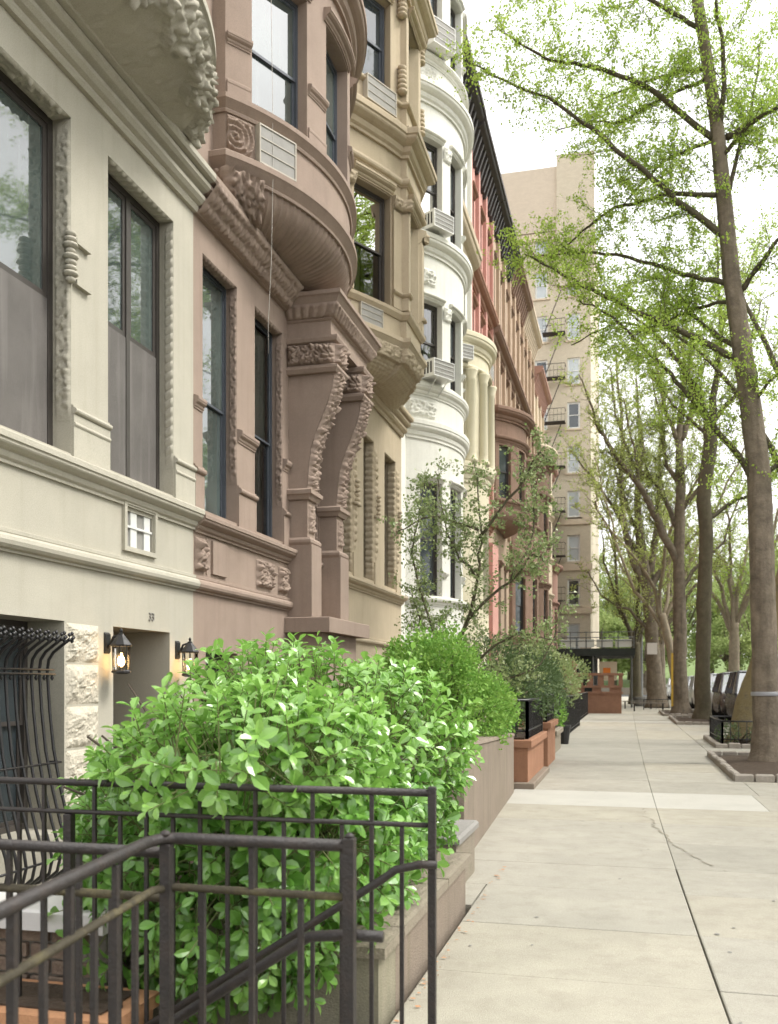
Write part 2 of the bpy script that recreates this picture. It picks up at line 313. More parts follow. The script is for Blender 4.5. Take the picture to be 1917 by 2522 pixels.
FX = -5.2
def FP(Y, p, z): return (FX + p, Y, z)
class Path:      # plan polyline of (Y, p) along the terrace front
    def __init__(s, pts):
        s.p = [Vector(q) for q in pts]; s.L = [0.0]
        for a, b in zip(s.p, s.p[1:]): s.L.append(s.L[-1] + (b - a).length)
        s.len = s.L[-1]
        s.n = []
        K = len(s.p)
        for i in range(K):
            ds = []
            if i > 0: ds.append((s.p[i] - s.p[i - 1]).normalized())
            if i < K - 1: ds.append((s.p[i + 1] - s.p[i]).normalized())
            ns = [Vector((-d.y, d.x)) for d in ds]
            if len(ns) == 1: s.n.append(ns[0])
            else:
                m = ns[0] + ns[1]; m = m / max(0.35, m.length_squared / 2 if False else (m.length ** 2) / 2); s.n.append(m)
    def seg(s, u):
        u = max(0, min(s.len, u)); i = 0
        while i < len(s.p) - 2 and u > s.L[i + 1]: i += 1
        return i, (u - s.L[i]) / max(1e-9, s.L[i + 1] - s.L[i])
    def at(s, u, off=0.0):
        i, t = s.seg(u); q = s.p[i].lerp(s.p[i + 1], t); n = s.n[i].lerp(s.n[i + 1], t)
        return q + n * off
    def frame(s, u0, u1, off=0.0):
        a = s.at(u0); b = s.at(u1); d = (b - a); w = d.length; d.normalize(); n = Vector((-d.y, d.x))
        return a + n * off, d, n, w
def flat(y0, y1, p=0.0): return Path([(y0, p), (y1, p)])
def arc_path(y0, y1, sag, n=20, ret=0.0):
    h = (y1 - y0) / 2; Rr = (h * h + sag * sag) / (2 * sag); am = math.asin(h / Rr); m = (y0 + y1) / 2
    pts = [(m + Rr * math.sin(a), ret + Rr * math.cos(a) - (Rr - sag)) for a in [-am + 2 * am * i / n for i in range(n + 1)]]
    if ret > 0: pts = [(y0, 0.0)] + pts + [(y1, 0.0)]
    return Path(pts)
def sweep(mb, path, prof, u0=None, u1=None):
    us = [u for u in path.L]
    if u0 is not None: us = [u0] + [u for u in us if u0 + 1e-4 < u < u1 - 1e-4] + [u1]
    base = len(mb.v); K = len(prof)
    for u in us:
        for o, z in prof:
            q = path.at(u, o); mb.v.append(FP(q.x, q.y, z))
    for i in range(len(us) - 1):
        for k in range(K - 1):
            a = base + i * K + k; mb.f.append((a, a + K, a + K + 1, a + 1))
    mb.f.append(tuple(base + k for k in range(K))); mb.f.append(tuple(base + (len(us) - 1) * K + k for k in reversed(range(K))))
def panel(mb, path, z0, z1, holes, depth=0.25, off=0.0, u0=0.0, u1=None, du=0.6):
    if u1 is None: u1 = path.len
    us = {u0, u1}
    for h in holes: us |= {h[0], h[1]}
    us |= {u for u in path.L if u0 < u < u1}
    us = sorted(us); zs = sorted({z0, z1} | {h[2] for h in holes} | {h[3] for h in holes})
    inside = lambda u, z: any(h[0] - 1e-6 < u < h[1] + 1e-6 and h[2] - 1e-6 < z < h[3] + 1e-6 for h in holes)
    P = lambda u, z, o=0.0: FP(*path.at(u, off + o), z)
    for a, b in zip(us, us[1:]):
        if b - a < 1e-6: continue
        for c, d in zip(zs, zs[1:]):
            if not inside((a + b) / 2, (c + d) / 2): mb.quad(P(a, c), P(b, c), P(b, d), P(a, d))
    for h in holes:
        a, b, c, d = h[:4]; dp = h[4] if len(h) > 4 else depth
        seg = [a] + [u for u in path.L if a + 1e-4 < u < b - 1e-4] + [b]
        mb.quad(P(a, c), P(a, d), P(a, d, -dp), P(a, c, -dp)); mb.quad(P(b, c), P(b, c, -dp), P(b, d, -dp), P(b, d))
        for e, g in zip(seg, seg[1:]):
            mb.quad(P(e, d), P(g, d), P(g, d, -dp), P(e, d, -dp)); mb.quad(P(e, c), P(e, c, -dp), P(g, c, -dp), P(g, c))

class Fr:      # local frame: along a, outward n, up z
    def __init__(s, o, a, n): s.o = Vector(o); s.a = Vector(a); s.n = Vector(n)
    def P(s, u, o, z): return tuple(s.o + s.a * u + s.n * o + Vector((0, 0, z)))
    def box(s, mb, u0, u1, o0, o1, z0, z1):
        mb.hexa([s.P(u0, o0, z0), s.P(u1, o0, z0), s.P(u1, o1, z0), s.P(u0, o1, z0), s.P(u0, o0, z1), s.P(u1, o0, z1), s.P(u1, o1, z1), s.P(u0, o1, z1)])
def path_fr(path, u0, u1, z=0.0, off=0.0):
    q, d, n, w = path.frame(u0, u1, off)
    return Fr(FP(q.x, q.y, z), (d.y, d.x, 0), (n.y, n.x, 0)), w

def window(parent, fr, w, h, inset=0.22, mrail=0.5, cols=1, fm='frame', screen=False, curtain=0.0, blind=0.0, t=0.055, see=True, paneM=None):
    """sash window; fr origin at lower left corner of the opening on the wall face"""
    mb = MB(); d0, d1 = -inset - 0.07, -inset
    fr.box(mb, 0, t, d0, d1, 0, h); fr.box(mb, w - t, w, d0, d1, 0, h)
    fr.box(mb, t, w - t, d0, d1, 0, t); fr.box(mb, t, w - t, d0, d1, h - t, h)
    for k in range(1, cols): fr.box(mb, w * k / cols - t * .55, w * k / cols + t * .55, d0, d1, t, h - t)
    fo = mb.build('window', M[fm], parent)
    zr = h * mrail
    mb = MB(); s2 = t * 0.75
    for k in range(cols):
        a = (t if k == 0 else w * k / cols + t * .55); b = (w - t if k == cols - 1 else w * (k + 1) / cols - t * .55)
        # upper sash proud of the lower one
        for (za, zb, e) in ((zr, h - t, -0.018), (t, zr + s2, -0.045)):
            fr.box(mb, a, a + s2, d1 + e - 0.03, d1 + e, za, zb); fr.box(mb, b - s2, b, d1 + e - 0.03, d1 + e, za, zb)
            fr.box(mb, a + s2, b - s2, d1 + e - 0.03, d1 + e, zb - s2, zb); fr.box(mb, a + s2, b - s2, d1 + e - 0.03, d1 + e, za, za + s2)
    mb.build('sash', M[fm], fo)
    for (za, zb, e) in ((zr + s2, h - t - s2, -0.033), (t + s2, zr, -0.06)):
        mb = MB(); mb.quad(fr.P(t, d1 + e, za), fr.P(w - t, d1 + e, za), fr.P(w - t, d1 + e, zb), fr.P(t, d1 + e, zb)); mb.build('pane', M[paneM or ('glass' if see else 'darkglass')], fo)
    if screen:
        mb = MB()
        for k in range(cols):
            a = (t if k == 0 else w * k / cols + t * .55); b = (w - t if k == cols - 1 else w * (k + 1) / cols - t * .55)
            fr.box(mb, a + .004, b - .004, d1 - 0.014, d1 - 0.008, t + .004, zr - .004)
        mb.build('insect_screen', M['screen'], fo)
    if see:
        mb = MB(); fr.box(mb, 0.0, w, d0 - 0.9, d0 - 0.02, 0, h)
        n = len(mb.f)
        mb.f = [f for i, f in enumerate(mb.f) if i != 4]   # open towards the glass
        mb.build('room', M['room'], fo, fix=False)
    if curtain > 0:
        for (a, b) in ((t, t + (w - 2 * t) * curtain / 2), (w - t - (w - 2 * t) * curtain / 2, w - t)):
            mb = MB(); mb.grid(lambda u, v: fr.P(a + (b - a) * u, d0 - 0.1 + 0.025 * math.sin(u * (b - a) * 55 + a * 9), t + (h - 2 * t) * v), 24, 1); mb.build('curtain', M['curtain'], fo, True, fix=False)
    if blind > 0:
        mb = MB(); fr.box(mb, t, w - t, d0 - 0.045, d0 - 0.035, h - t - (h - 2 * t) * blind, h - t); mb.build('blind', M['blind'], fo)
    return fo

# relief height functions (metres)
def h_rope(u, v): return 0.022 * abs(math.sin(math.pi * (u * 9 + v * 1.0) )) ** 0.6
def h_leafy(x, y, amp=0.03, sc=14.0):
    n = noise.noise(Vector((x * sc, y * sc, 3.1))); n2 = noise.noise(Vector((x * sc * 2.3, y * sc * 2.3, 9.7)))
    return amp * (0.5 + 0.9 * abs(n) * 1.6 - 0.45 * max(0, n2) * 1.4)
def h_scroll(x, y, amp=0.035, per=0.34):
    kx = math.floor(x / per); cx = (kx + 0.5) * per; dx = x - cx; dy = y - 0.05 * (1 if int(kx) % 2 else -1)
    r = math.hypot(dx, dy); a = math.atan2(dy, dx)
    return amp * (0.5 + 0.5 * math.sin(r * 80 - a * 1.0)) * (1 if r < per * 0.5 else 0.6) + h_leafy(x, y, amp * 0.5, 20)
def h_drill(x, y, amp=0.03, per=0.11):
    # foliate band with rows of drilled holes
    hh = h_leafy(x, y, amp, 22)
    k = round(y / per); dx = x - (0.02 if k % 2 else -0.02); dy = y - k * per
    if dx * dx + dy * dy < 0.00016: hh -= amp * 1.5
    return hh
# ============================================================ HOUSES
def u_at(path, Y):
    for i in range(len(path.p) - 1):
        a, b = path.p[i], path.p[i + 1]
        if a.x - 1e-6 <= Y <= b.x + 1e-6 and b.x > a.x + 1e-6: return path.L[i] + (Y - a.x) / (b.x - a.x) * (path.L[i + 1] - path.L[i])
    return path.len
def moulding(parent, name, path, prof, m, u0=None, u1=None):
    mb = MB(); sweep(mb, path, prof, u0, u1); return mb.build(name, m, parent)
def P_cyma(z0, z1, o):        # simple cornice profile bottom z0 to top z1, projecting o
    h = z1 - z0
    return [(-0.02, z0), (o * .18, z0), (o * .18, z0 + h * .12), (o * .35, z0 + h * .2), (o * .42, z0 + h * .32), (o * .42, z0 + h * .4), (o * .62, z0 + h * .46), (o * .84, z0 + h * .56), (o * .9, z0 + h * .62),
            (o * .9, z0 + h * .7), (o, z0 + h * .74), (o, z0 + h * .95), (o * .96, z0 + h), (-0.02, z1 + 0.03)]
def P_roll(z0, z1, o):        # torus with fillets
    h = z1 - z0; c = (z0 + z1) / 2
    pts = [(-0.02, z0), (o * .3, z0), (o * .3, z0 + h * .1)]
    for k in range(7):
        a = -math.pi / 2 + math.pi * k / 6; pts.append((o * .35 + o * .65 * math.cos(a), z0 + h * .46 + h * .34 * math.sin(a)))
    return pts + [(o * .4, z0 + h * .84), (o * .4, z1), (-0.02, z1 + 0.02)]
def P_band(z0, z1, o): return [(-0.02, z0), (o * .8, z0), (o, z0 + .015), (o, z1 - .015), (o * .8, z1), (-0.02, z1)]
def relief(parent, name, m, o, U, V, n, lu, lv, hf, nu, nv):
    o, U, V, n = Vector(o), Vector(U), Vector(V), Vector(n); mb = MB()
    def fn(u, v):
        e = min(1.0, 12 * min(u, 1 - u), 12 * min(v, 1 - v))
        return o + U * (lu * u) + V * (lv * v) + n * (hf(u * lu, v * lv) * e)
    mb.grid(fn, nu, nv); return mb.build(name, m, parent, True, fix=False)
def relief_path(parent, name, m, path, u0, u1, prof_o, prof_z, hf, nu, nv):
    """relief band following a plan path, sloping from (o0,z0) to (o1,z1)"""
    mb = MB()
    def fn(u, v):
        uu = u0 + (u1 - u0) * u; e = min(1.0, 40 * min(u, 1 - u), 9 * min(v, 1 - v))
        o = prof_o[0] + (prof_o[1] - prof_o[0]) * v; z = prof_z[0] + (prof_z[1] - prof_z[0]) * v
        sl = Vector((prof_z[1] - prof_z[0], -(prof_o[1] - prof_o[0]))).normalized()
        hh = hf(uu, v * abs(prof_z[1] - prof_z[0] + prof_o[1] - prof_o[0])) * e
        q = path.at(uu, o + sl.x * hh); return FP(q.x, q.y, z + sl.y * hh)
    mb.grid(fn, nu, nv); return mb.build(name, m, parent, True, fix=False)
def bowl(parent, m, path, z0, z1, hf, nu=120, nv=26, shrink=0.55, name='corbel_bowl'):
    mid = (path.p[0].x + path.p[-1].x) / 2; mb = MB()
    def base(u, t):
        q = path.at(u * path.len); g = math.sin(t * math.pi / 2) ** 0.85; f = shrink + (1 - shrink) * g
        return Vector(FP(mid + (q.x - mid) * f, 0.02 + q.y * (0.06 + 0.94 * g), z0 + (z1 - z0) * (1 - math.cos(t * math.pi / 2)) ** 0.9))
    def fn(u, t):
        e = 1e-3; a = base(u, t); du = base(min(1, u + e), t) - base(max(0, u - e), t); dv = base(u, min(1, t + e)) - base(u, max(0, t - e))
        n = du.cross(dv); n = n.normalized() if n.length > 1e-12 else Vector((1, 0, 0))
        return a + n * hf(u, t)
    mb.grid(fn, nu, nv); return mb.build(name, m, parent, True, fix=False)
def shell(parent, y0, y1, z1, m, back=10.0):
    mb = MB(); x0, x1 = FX - back, FX - 0.3
    mb.quad((x0, y0, z1), (FX, y0, z1), (FX, y1, z1), (x0, y1, z1))
    mb.quad((x0, y0, -.8), (x0, y1, -.8), (x0, y1, z1), (x0, y0, z1))
    mb.quad((x0, y0 + .004, -.8), (x1, y0 + .004, -.8), (x1, y0 + .004, z1), (x0, y0 + .004, z1)); mb.quad((x0, y1 - .004, -.8), (x1, y1 - .004, -.8), (x1, y1 - .004, z1), (x0, y1 - .004, z1))
    mb.build('party_wall', m, parent, fix=False)
def carved_reveal(parent, m, y0, y1, z0, z1, dep, hf_j, hf_h, nz=None):
    nz = nz or int((z1 - z0) / 0.018)
    relief(parent, 'carved_jamb', m, FP(y1 - .004, -dep + .02, z0), (0, 0, 1), (1, 0, 0), (0, -1, 0), z1 - z0 - .02, dep - .02, hf_j, nz, 10)
    relief(parent, 'carved_head', m, FP(y0, -dep + .02, z1 - .004), (0, 1, 0), (1, 0, 0), (0, 0, -1), y1 - y0 - .02, dep - .02, hf_h, int((y1 - y0) / .018), 10)
def ac_unit(label, fr, w, h, d, kind='louvre', group='air conditioners in the windows'):
    """box air conditioner; fr origin lower left on the wall face, sticks out by d"""
    c = fr.P(w / 2, 0, 0); t = thing('air_conditioner', label, 'air conditioner', c, group)
    mb = MB(); e = 0.02; cm = M['acbeige'] if kind == 'grille' else M['acwhite']
    fr.box(mb, 0, w, -.2, d - .02, 0, h); mb.build('case', cm, t)
    mb = MB()
    fr.box(mb, 0, e, d - .019, d, 0, h); fr.box(mb, w - e, w, d - .019, d, 0, h); fr.box(mb, e, w - e, d - .019, d, 0, e); fr.box(mb, e, w - e, d - .019, d, h - e, h)
    mb.build('front_frame', cm, t)
    mb = MB(); fr.box(mb, e, w - e, d - .018, d - .012, e, h - e); mb.build('coil_screen', M['acgrey'], t)
    n = 4 if kind == 'louvre' else 3
    for k in range(1, n):
        mb = MB(); z = h * k / n; fr.box(mb, e, w - e, d - .012, d - .002, z - .006, z + .006); mb.build('bar', cm, t)
    if kind == 'louvre':
        for s in (0, 1):       # side vents, seen from the street end
            mb = MB()
            for k in range(3):
                a = d * (.18 + .25 * k)
                u = -.003 if s == 0 else w
                fr.box(mb, u, u + .003, a, a + d * .14, h * .2, h * .85)
            mb.build('side_vent', M['acgap'], t)
    return t

STR = [(-.02, 7.36), (.05, 7.36), (.07, 7.40), (.07, 7.43), (.12, 7.45), (.155, 7.49), (.16, 7.53), (.13, 7.565), (.15, 7.575), (.2, 7.59), (.235, 7.62), (.24, 7.66), (.22, 7.69), (.29, 7.70), (.31, 7.73), (.31, 7.79), (.29, 7.81), (-.02, 7.86)]
SILLP = P_cyma(3.44, 3.68, .16)
BASEP = P_roll(2.68, 2.88, .10)

# ---------------- cream house
A = thing('row_house', 'cream painted row house with carved window reveals and lit lanterns at its basement door', 'house', (FX, 7.6, 0), 'row houses along the street')
pa = flat(4.6, 10.55); U = lambda Y: Y - 4.6
mb = MB()
holesA = [(U(6.5), U(7.94), 3.76, 7.0, .32), (U(8.6), U(10.03), 3.76, 7.0, .32), (U(6.35), U(7.83), 0.15, 2.14, .45), (U(8.7), U(9.94), -.7, 2.14, .75), (U(8.93), U(9.52), 3.02, 3.40, .1)]
panel(mb, pa, -.75, 20.5, holesA); mb.build('wall', M['cream'], A); shell(A, 4.6, 10.55, 20.5, M['cream'])
moulding(A, 'string_cornice', pa, STR, M['cream']); moulding(A, 'sill_cornice', pa, SILLP, M['cream']); moulding(A, 'base_moulding', pa, BASEP, M['cream'])
for (a, b) in ((4.6, 6.5), (7.94, 8.6), (10.03, 10.55)):
    mb = MB(); mb.box(FX - .01, FX + .03, a + .004, b - .004, 3.67, 4.145); mb.build('plinth', M['cream'], A)
    q = flat(a + .004, b - .004)
    moulding(A, 'plinth_moulding', q, P_roll(4.14, 4.23, .06), M['cream']); moulding(A, 'plinth_moulding', flat(a + .009, b - .009), P_band(4.03, 4.07, .045), M['cream'])
window(A, Fr(FP(6.5, 0, 3.76), (0, 1, 0), (1, 0, 0)), 1.44, 3.24, .20, .46, 1, 'frame', True, t=.075, see=False, paneM='duskglass')
window(A, Fr(FP(8.6, 0, 3.76), (0, 1, 0), (1, 0, 0)), 1.43, 3.24, .18, .50, 2, 'frame', True, t=.07, see=False, paneM='duskglass')
carved_reveal(A, M['cream'], 6.5, 7.94, 4.08, 7.0, .19, lambda x, y: h_drill(y - .10, x, .034), lambda x, y: h_leafy(x, y, .045, 16))
carved_reveal(A, M['cream'], 8.6, 10.03, 4.08, 7.0, .17, lambda x, y: .035 * abs(math.sin(math.pi * (x / .11 - y / .2))) ** .7 if .05 < y < .16 else .004, lambda x, y: .035 * abs(math.sin(math.pi * (x / .11 - y / .2))) ** .7)
# mask-like knob on the jamb
mb = MB()
for k in range(9):
    z = 5.42 + .055 * k; r = .05 + .03 * math.sin(k * 1.9) ** 2
    mb.lathe(FP(7.90, .02, z - .03), [(r * .4, 0), (r, .02), (r * .9, .045), (r * .3, .06)], 10)
mb.build('carved_boss', M['cream'], A, True)
for z in (5.40, 5.80):
    mb = MB(); mb.box(FX - .01, FX + .05, 7.97, 8.22, z, z + .05); mb.build('boss_shelf', M['cream'], A)
# bay above
pb = arc_path(5.7, 10.3, 0.9, 28, .1)
def bowlA(u, t): return (h_leafy(u * 5, t * 1.4, .12, 8) if t > .55 + .1 * math.sin(u * 40) else h_leafy(u * 5, t * 1.4, .022, 9))
bowl(A, M['cream'], pb, 7.72, 8.2, bowlA, 170, 30, .6)
moulding(A, 'bay_moulding', pb, [(-.05, 8.2), (.02, 8.2), (.03, 8.23), (.05, 8.24), (.05, 8.27), (.03, 8.28), (.10, 8.36), (.13, 8.38), (.13, 8.46), (-.05, 8.5)], M['cream'])
mb = MB(); panel(mb, pb, 8.4, 12.5, [(u_at(pb, 7.2), u_at(pb, 8.8), 9.1, 11.2, .2)]); mb.build('bay_wall', M['cream'], A)
mb = MB(); mb.poly([FP(q.x, q.y, 12.5) for q in pb.p]); mb.build('bay_roof', M['cream'], A, fix=False)
fr, w = path_fr(pb, u_at(pb, 7.2), u_at(pb, 8.8), 9.1); window(A, fr, w, 2.1, .14, see=False)
# vent grille in the wall
vt = MB(); fv = Fr(FP(8.87, 0, 2.96), (0, 1, 0), (1, 0, 0)); W, Hh = .71, .55
fv.box(vt, 0, .05, -.02, .04, 0, Hh); fv.box(vt, W - .05, W, -.02, .04, 0, Hh); fv.box(vt, .05, W - .05, -.02, .04, 0, .05); fv.box(vt, .05, W - .05, -.02, .04, Hh - .05, Hh)
vo = vt.build('wall_vent', M['cream'], A)
mb = MB(); fv.box(mb, .05, W - .05, -.05, -.03, .05, Hh - .05); mb.build('vent_screen', M['acgrey'], vo)
for k in range(2):
    mb = MB(); u = .05 + (W - .1) * (.25 + .48 * k); fv.box(mb, u, u + .13, -.029, -.012, .05, Hh - .05); mb.build('slat', M['acwhite'], vo)
mb = MB(); fv.box(mb, .05, W - .05, -.011, 0.0, Hh * .5 - .012, Hh * .5 + .012); mb.build('slat', M['acwhite'], vo)
# house number
def text_mesh(name, s, size, m, parent, o, right, up, ext=.006):
    c = bpy.data.curves.new('t', 'FONT'); c.body = s; c.size = size; c.extrude = ext; c.align_x = 'CENTER'
    t = bpy.data.objects.new('t', c); COL.objects.link(t); bpy.context.view_layer.update()
    me = bpy.data.meshes.new_from_object(t.evaluated_get(bpy.context.evaluated_depsgraph_get())); bpy.data.objects.remove(t)
    r, u = Vector(right), Vector(up); n = r.cross(u)
    mt = Matrix(((r.x, u.x, n.x, o[0]), (r.y, u.y, n.y, o[1]), (r.z, u.z, n.z, o[2]), (0, 0, 0, 1)))
    me.transform(mt); me.materials.clear(); me.materials.append(m); me.name = name
    return link(name, me, parent)
text_mesh('house_number', '33', .13, M['acgrey'], A, FP(9.5, .008, 2.25), (0, 1, 0), (0, 0, 1))
# rough faced pier stones
def rock_block(parent, y0, y1, z0, z1, seed, m, p0=.0, amp=.032):
    mb = MB(); nu, nv = 26, 20
    def fn(u, v):
        e = min(1, 7 * min(u, 1 - u), 6 * min(v, 1 - v)); n = noise.noise(Vector((u * 3 + seed * 5, v * 3, seed))) + .6 * noise.noise(Vector((u * 9 + seed, v * 8, seed * 2.0))) + .4 * noise.noise(Vector((u * 21 + seed, v * 19, seed * 3.0)))
        return FP(y0 + (y1 - y0) * u, p0 + e * (.035 + amp * max(-.4, n) * (.6 + .9 * (1 - v))), z0 + (z1 - z0) * v)
    mb.grid(fn, nu, nv); o = mb.build('stone_block', m, parent, False, fix=False)
    return o
zs = [2.138, 1.74, 1.33, .91, .48, .05, -.38]
for k in range(6): rock_block(A, 7.85, 8.42, zs[k + 1] + .012, zs[k] - .012, k * 1.7, M['cream_rough'])
for k in range(4): rock_block(A, 4.7, 6.3, zs[k + 1] + .012, zs[k] - .012, k * 1.3 + 20, M['cream_rough'])
# door in the recess and basement window
mb = MB(); fd = Fr(FP(8.7, 0, -.7), (0, 1, 0), (1, 0, 0))
fd.box(mb, 0, 1.24, -.80, -.74, 0, 2.84); mb2 = mb.build('door', M['door'], A)
mb = MB()
for (a, b) in ((.1, .55), (.68, 1.14)):
    for (c, d) in ((.2, 1.1), (1.3, 2.5)): fd.box(mb, a, b, -.738, -.72, c, d)
mb.build('door_panel', M['door'], mb2)
mb = MB(); fd.box(mb, -.01, .09, -.4, -.30, 0, 2.84); mb.build('door_frame', M['door'], A)
window(A, Fr(FP(6.35, 0, .15), (0, 1, 0), (1, 0, 0)), 1.48, 1.99, .40, .5, 2, 'frame', see=False)

# ---------------- brown house
B = thing('row_house', 'mauve brown row house with bracketed doorway and fluted curved bay', 'house', (FX, 13.3, 0), 'row houses along the street')
pa = flat(10.55, 16.0); U = lambda Y: Y - 10.55
mb = MB(); panel(mb, pa, -.75, 20.5, [(U(10.81), U(11.88), 3.74, 6.98, .3), (U(12.51), U(13.62), 3.74, 6.98, .3), (U(14.3), U(15.4), 2.6, 6.3, .5), (U(10.9), U(11.9), .3, 1.95, .3), (U(12.4), U(13.4), -.7, 2.0, .5)])
mb.build('wall', M['brown'], B); shell(B, 10.55, 16.0, 20.5, M['brown'])
moulding(B, 'string_cornice', pa, STR, M['brown'], .004, U(13.7))
relief_path(B, 'carved_frieze', M['brown'], pa, .01, U(13.7), (.06, .33), (7.37, 7.70), lambda x, y: .035 * abs(math.sin(x * 30)) * abs(math.sin(y * 14)) + h_leafy(x, y, .03, 20), 260, 16)
moulding(B, 'sill_cornice', pa, P_cyma(3.42, 3.64, .17), M['brown'], .004, U(13.86)); moulding(B, 'base_moulding', pa, BASEP, M['brown'], .004, U(13.86))
for (a, b) in ((10.55, 10.81), (11.88, 12.51), (13.62, 13.86)):
    mb = MB(); mb.box(FX - .01, FX + .03, a + .004, b - .004, 3.63, 4.145); mb.build('plinth', M['brown'], B)
    q = flat(a + .006, b - .006); moulding(B, 'plinth_moulding', q, P_roll(4.14, 4.26, .07), M['brown'])
    moulding(B, 'pilaster_moulding', q, P_cyma(4.86, 5.02, .08) if a > 10.6 else P_cyma(4.96, 5.10, .07), M['brown'])
window(B, Fr(FP(10.81, 0, 3.74), (0, 1, 0), (1, 0, 0)), 1.07, 3.24, .16, .46, 1, 'frameblue', t=.04, see=False, paneM='duskglass')
window(B, Fr(FP(12.51, 0, 3.74), (0, 1, 0), (1, 0, 0)), 1.11, 3.24, .17, .46, 1, 'frameblue', blind=.55, curtain=.5, t=.04)
for (a, b) in ((10.81, 11.88), (12.51, 13.62)):
    carved_reveal(B, M['brown'], a, b, 4.28, 6.98, .16, lambda x, y: h_drill(y - .09, x, .03) if y > .04 else .002, lambda x, y: .03 * abs(math.sin(x * 34)) + h_leafy(x, y, .02, 20))
# carved wall panels between sill cornice and base moulding
relief(B, 'carved_panel', M['brown'], FP(10.58, .004, 2.95), (0, 1, 0), (0, 0, 1), (1, 0, 0), .28, .42, lambda x, y: h_leafy(x, y, .10, 11), 26, 36)
mb = MB(); mb.box(FX - .01, FX + .035, 11.05, 11.5, 2.95, 3.38); mb.build('flat_panel', M['brown'], B)
mb = MB(); mb.box(FX - .01, FX + .012, 10.9, 10.94, 2.93, 3.40); mb.build('panel_edge', M['brown'], B)
relief(B, 'carved_panel', M['brown'], FP(12.55, .004, 2.95), (0, 1, 0), (0, 0, 1), (1, 0, 0), .62, .40, lambda x, y: h_leafy(x, y, .085, 13), 60, 36)
relief(B, 'carved_panel', M['brown'], FP(13.42, .004, 2.95), (0, 1, 0), (0, 0, 1), (1, 0, 0), .36, .40, lambda x, y: h_leafy(x, y, .085, 13), 34, 36)
# doorway: two scrolled consoles on piers, hood, landing
def console(y0, y1):
    prof = [(.30, 4.60), (.315, 4.75), (.33, 5.0), (.37, 5.25), (.45, 5.5), (.56, 5.75), (.66, 6.0), (.72, 6.2), (.745, 6.42)]
    mb = MB(); n = len(prof)
    for i in range(n - 1):
        (a, za), (b, zb) = prof[i], prof[i + 1]
        mb.hexa([FP(y0, -.01, za), FP(y0, a, za), FP(y1, a, za), FP(y1, -.01, za), FP(y0, -.01, zb), FP(y0, b, zb), FP(y1, b, zb), FP(y1, -.01, zb)])
    c = mb.build('console', M['brown'], B)
    mb = MB()
    def fn(u, v):
        t = v * (n - 1); i = min(n - 2, int(t)); f = t - i
        p = prof[i][0] + (prof[i + 1][0] - prof[i][0]) * f; z = prof[i][1] + (prof[i + 1][1] - prof[i][1]) * f
        e = min(1, 8 * min(u, 1 - u))
        return FP(y0 + (y1 - y0) * u, p + .008 + e * h_leafy(u * .4, v * 2.0, .095, 13), z)
    mb.grid(fn, 18, 110); mb.build('carved_face', M['brown'], c, True, fix=False)
    pth = Path([(y0 - .02, -.02), (y0 - .02, .74), (y1 + .02, .74), (y1 + .02, -.02)])
    mb = MB(); sweep(mb, pth, [(-.05, 6.40), (.06, 6.40), (.10, 6.46), (.10, 6.50), (.03, 6.53), (.03, 6.86), (.08, 6.88), (.10, 6.93), (.10, 6.96), (-.05, 6.97)]); mb.poly([FP(y0 - .02, 0, 6.405), FP(y0 - .02, .74, 6.405), FP(y1 + .02, .74, 6.405), FP(y1 + .02, 0, 6.405)])
    cap = mb.build('capital', M['brown'], B)
    relief(cap, 'carved_capital', M['brown'], FP(y0 - .052, .0, 6.54), (1, 0, 0), (0, 0, 1), (0, -1, 0), .78, .31, lambda x, y: h_leafy(x, y, .11, 13), 60, 26)
    relief(cap, 'carved_capital', M['brown'], FP(y0 - .04, .772, 6.54), (0, 1, 0), (0, 0, 1), (1, 0, 0), y1 - y0 + .08, .31, lambda x, y: h_leafy(x, y, .11, 13), 40, 26)
    pp = Path([(y0 - .02, -.02), (y0 - .02, .33), (y1 + .02, .33), (y1 + .02, -.02)])
    mb = MB(); sweep(mb, pp, [(-.05, 4.44), (.02, 4.44), (.05, 4.5), (.08, 4.52), (.08, 4.58), (.04, 4.61), (-.05, 4.62)]); mb.build('console_moulding', M['brown'], B)
    mb = MB(); mb.box(FX - .01, FX + .31, y0 + .01, y1 - .01, 3.84, 4.45); po = mb.build('pier', M['brown'], B)
    relief(po, 'carved_face', M['brown'], FP(y0 + .06, .312, 3.92), (0, 1, 0), (0, 0, 1), (1, 0, 0), y1 - y0 - .12, .45, lambda x, y: h_leafy(x, y, .05, 15), 20, 30)
    mb = MB(); sweep(mb, pp, [(-.05, 3.72), (.03, 3.72), (.06, 3.76), (.06, 3.80), (.03, 3.84), (-.05, 3.85)]); mb.build('pier_moulding', M['brown'], B)
    mb = MB(); mb.box(FX - .01, FX + .40, y0 - .05, y1 + .05, 2.58, 3.73); mb.build('pedestal', M['brown'], B)
console(13.90, 14.28); console(15.42, 15.80)
pp = Path([(13.84, -.02), (13.84, .72), (15.88, .72), (15.88, -.02)])
mb = MB(); sweep(mb, pp, [(-.2, 6.97), (0, 6.97), (0, 7.20), (.03, 7.22), (.03, 7.24), (.10, 7.36), (.14, 7.40), (.14, 7.44), (.19, 7.52), (.22, 7.54), (.22, 7.60), (-.2, 7.64)])
mb.box(FX, FX + .70, 13.86, 15.86, 6.972, 7.15); hd = mb.build('door_hood', M['brown'], B)
relief_path(hd, 'carved_frieze', M['brown'], pp, .0, pp.len, (.035, .145), (7.245, 7.43), lambda x, y: .03 * abs(math.sin(x * 26)) + h_leafy(x, y, .02, 20), 260, 10)
mb = MB(); mb.box(FX, FX + .7, 13.86, 15.86, 7.5, 7.63); mb.build('hood_roof', M['brown'], hd)
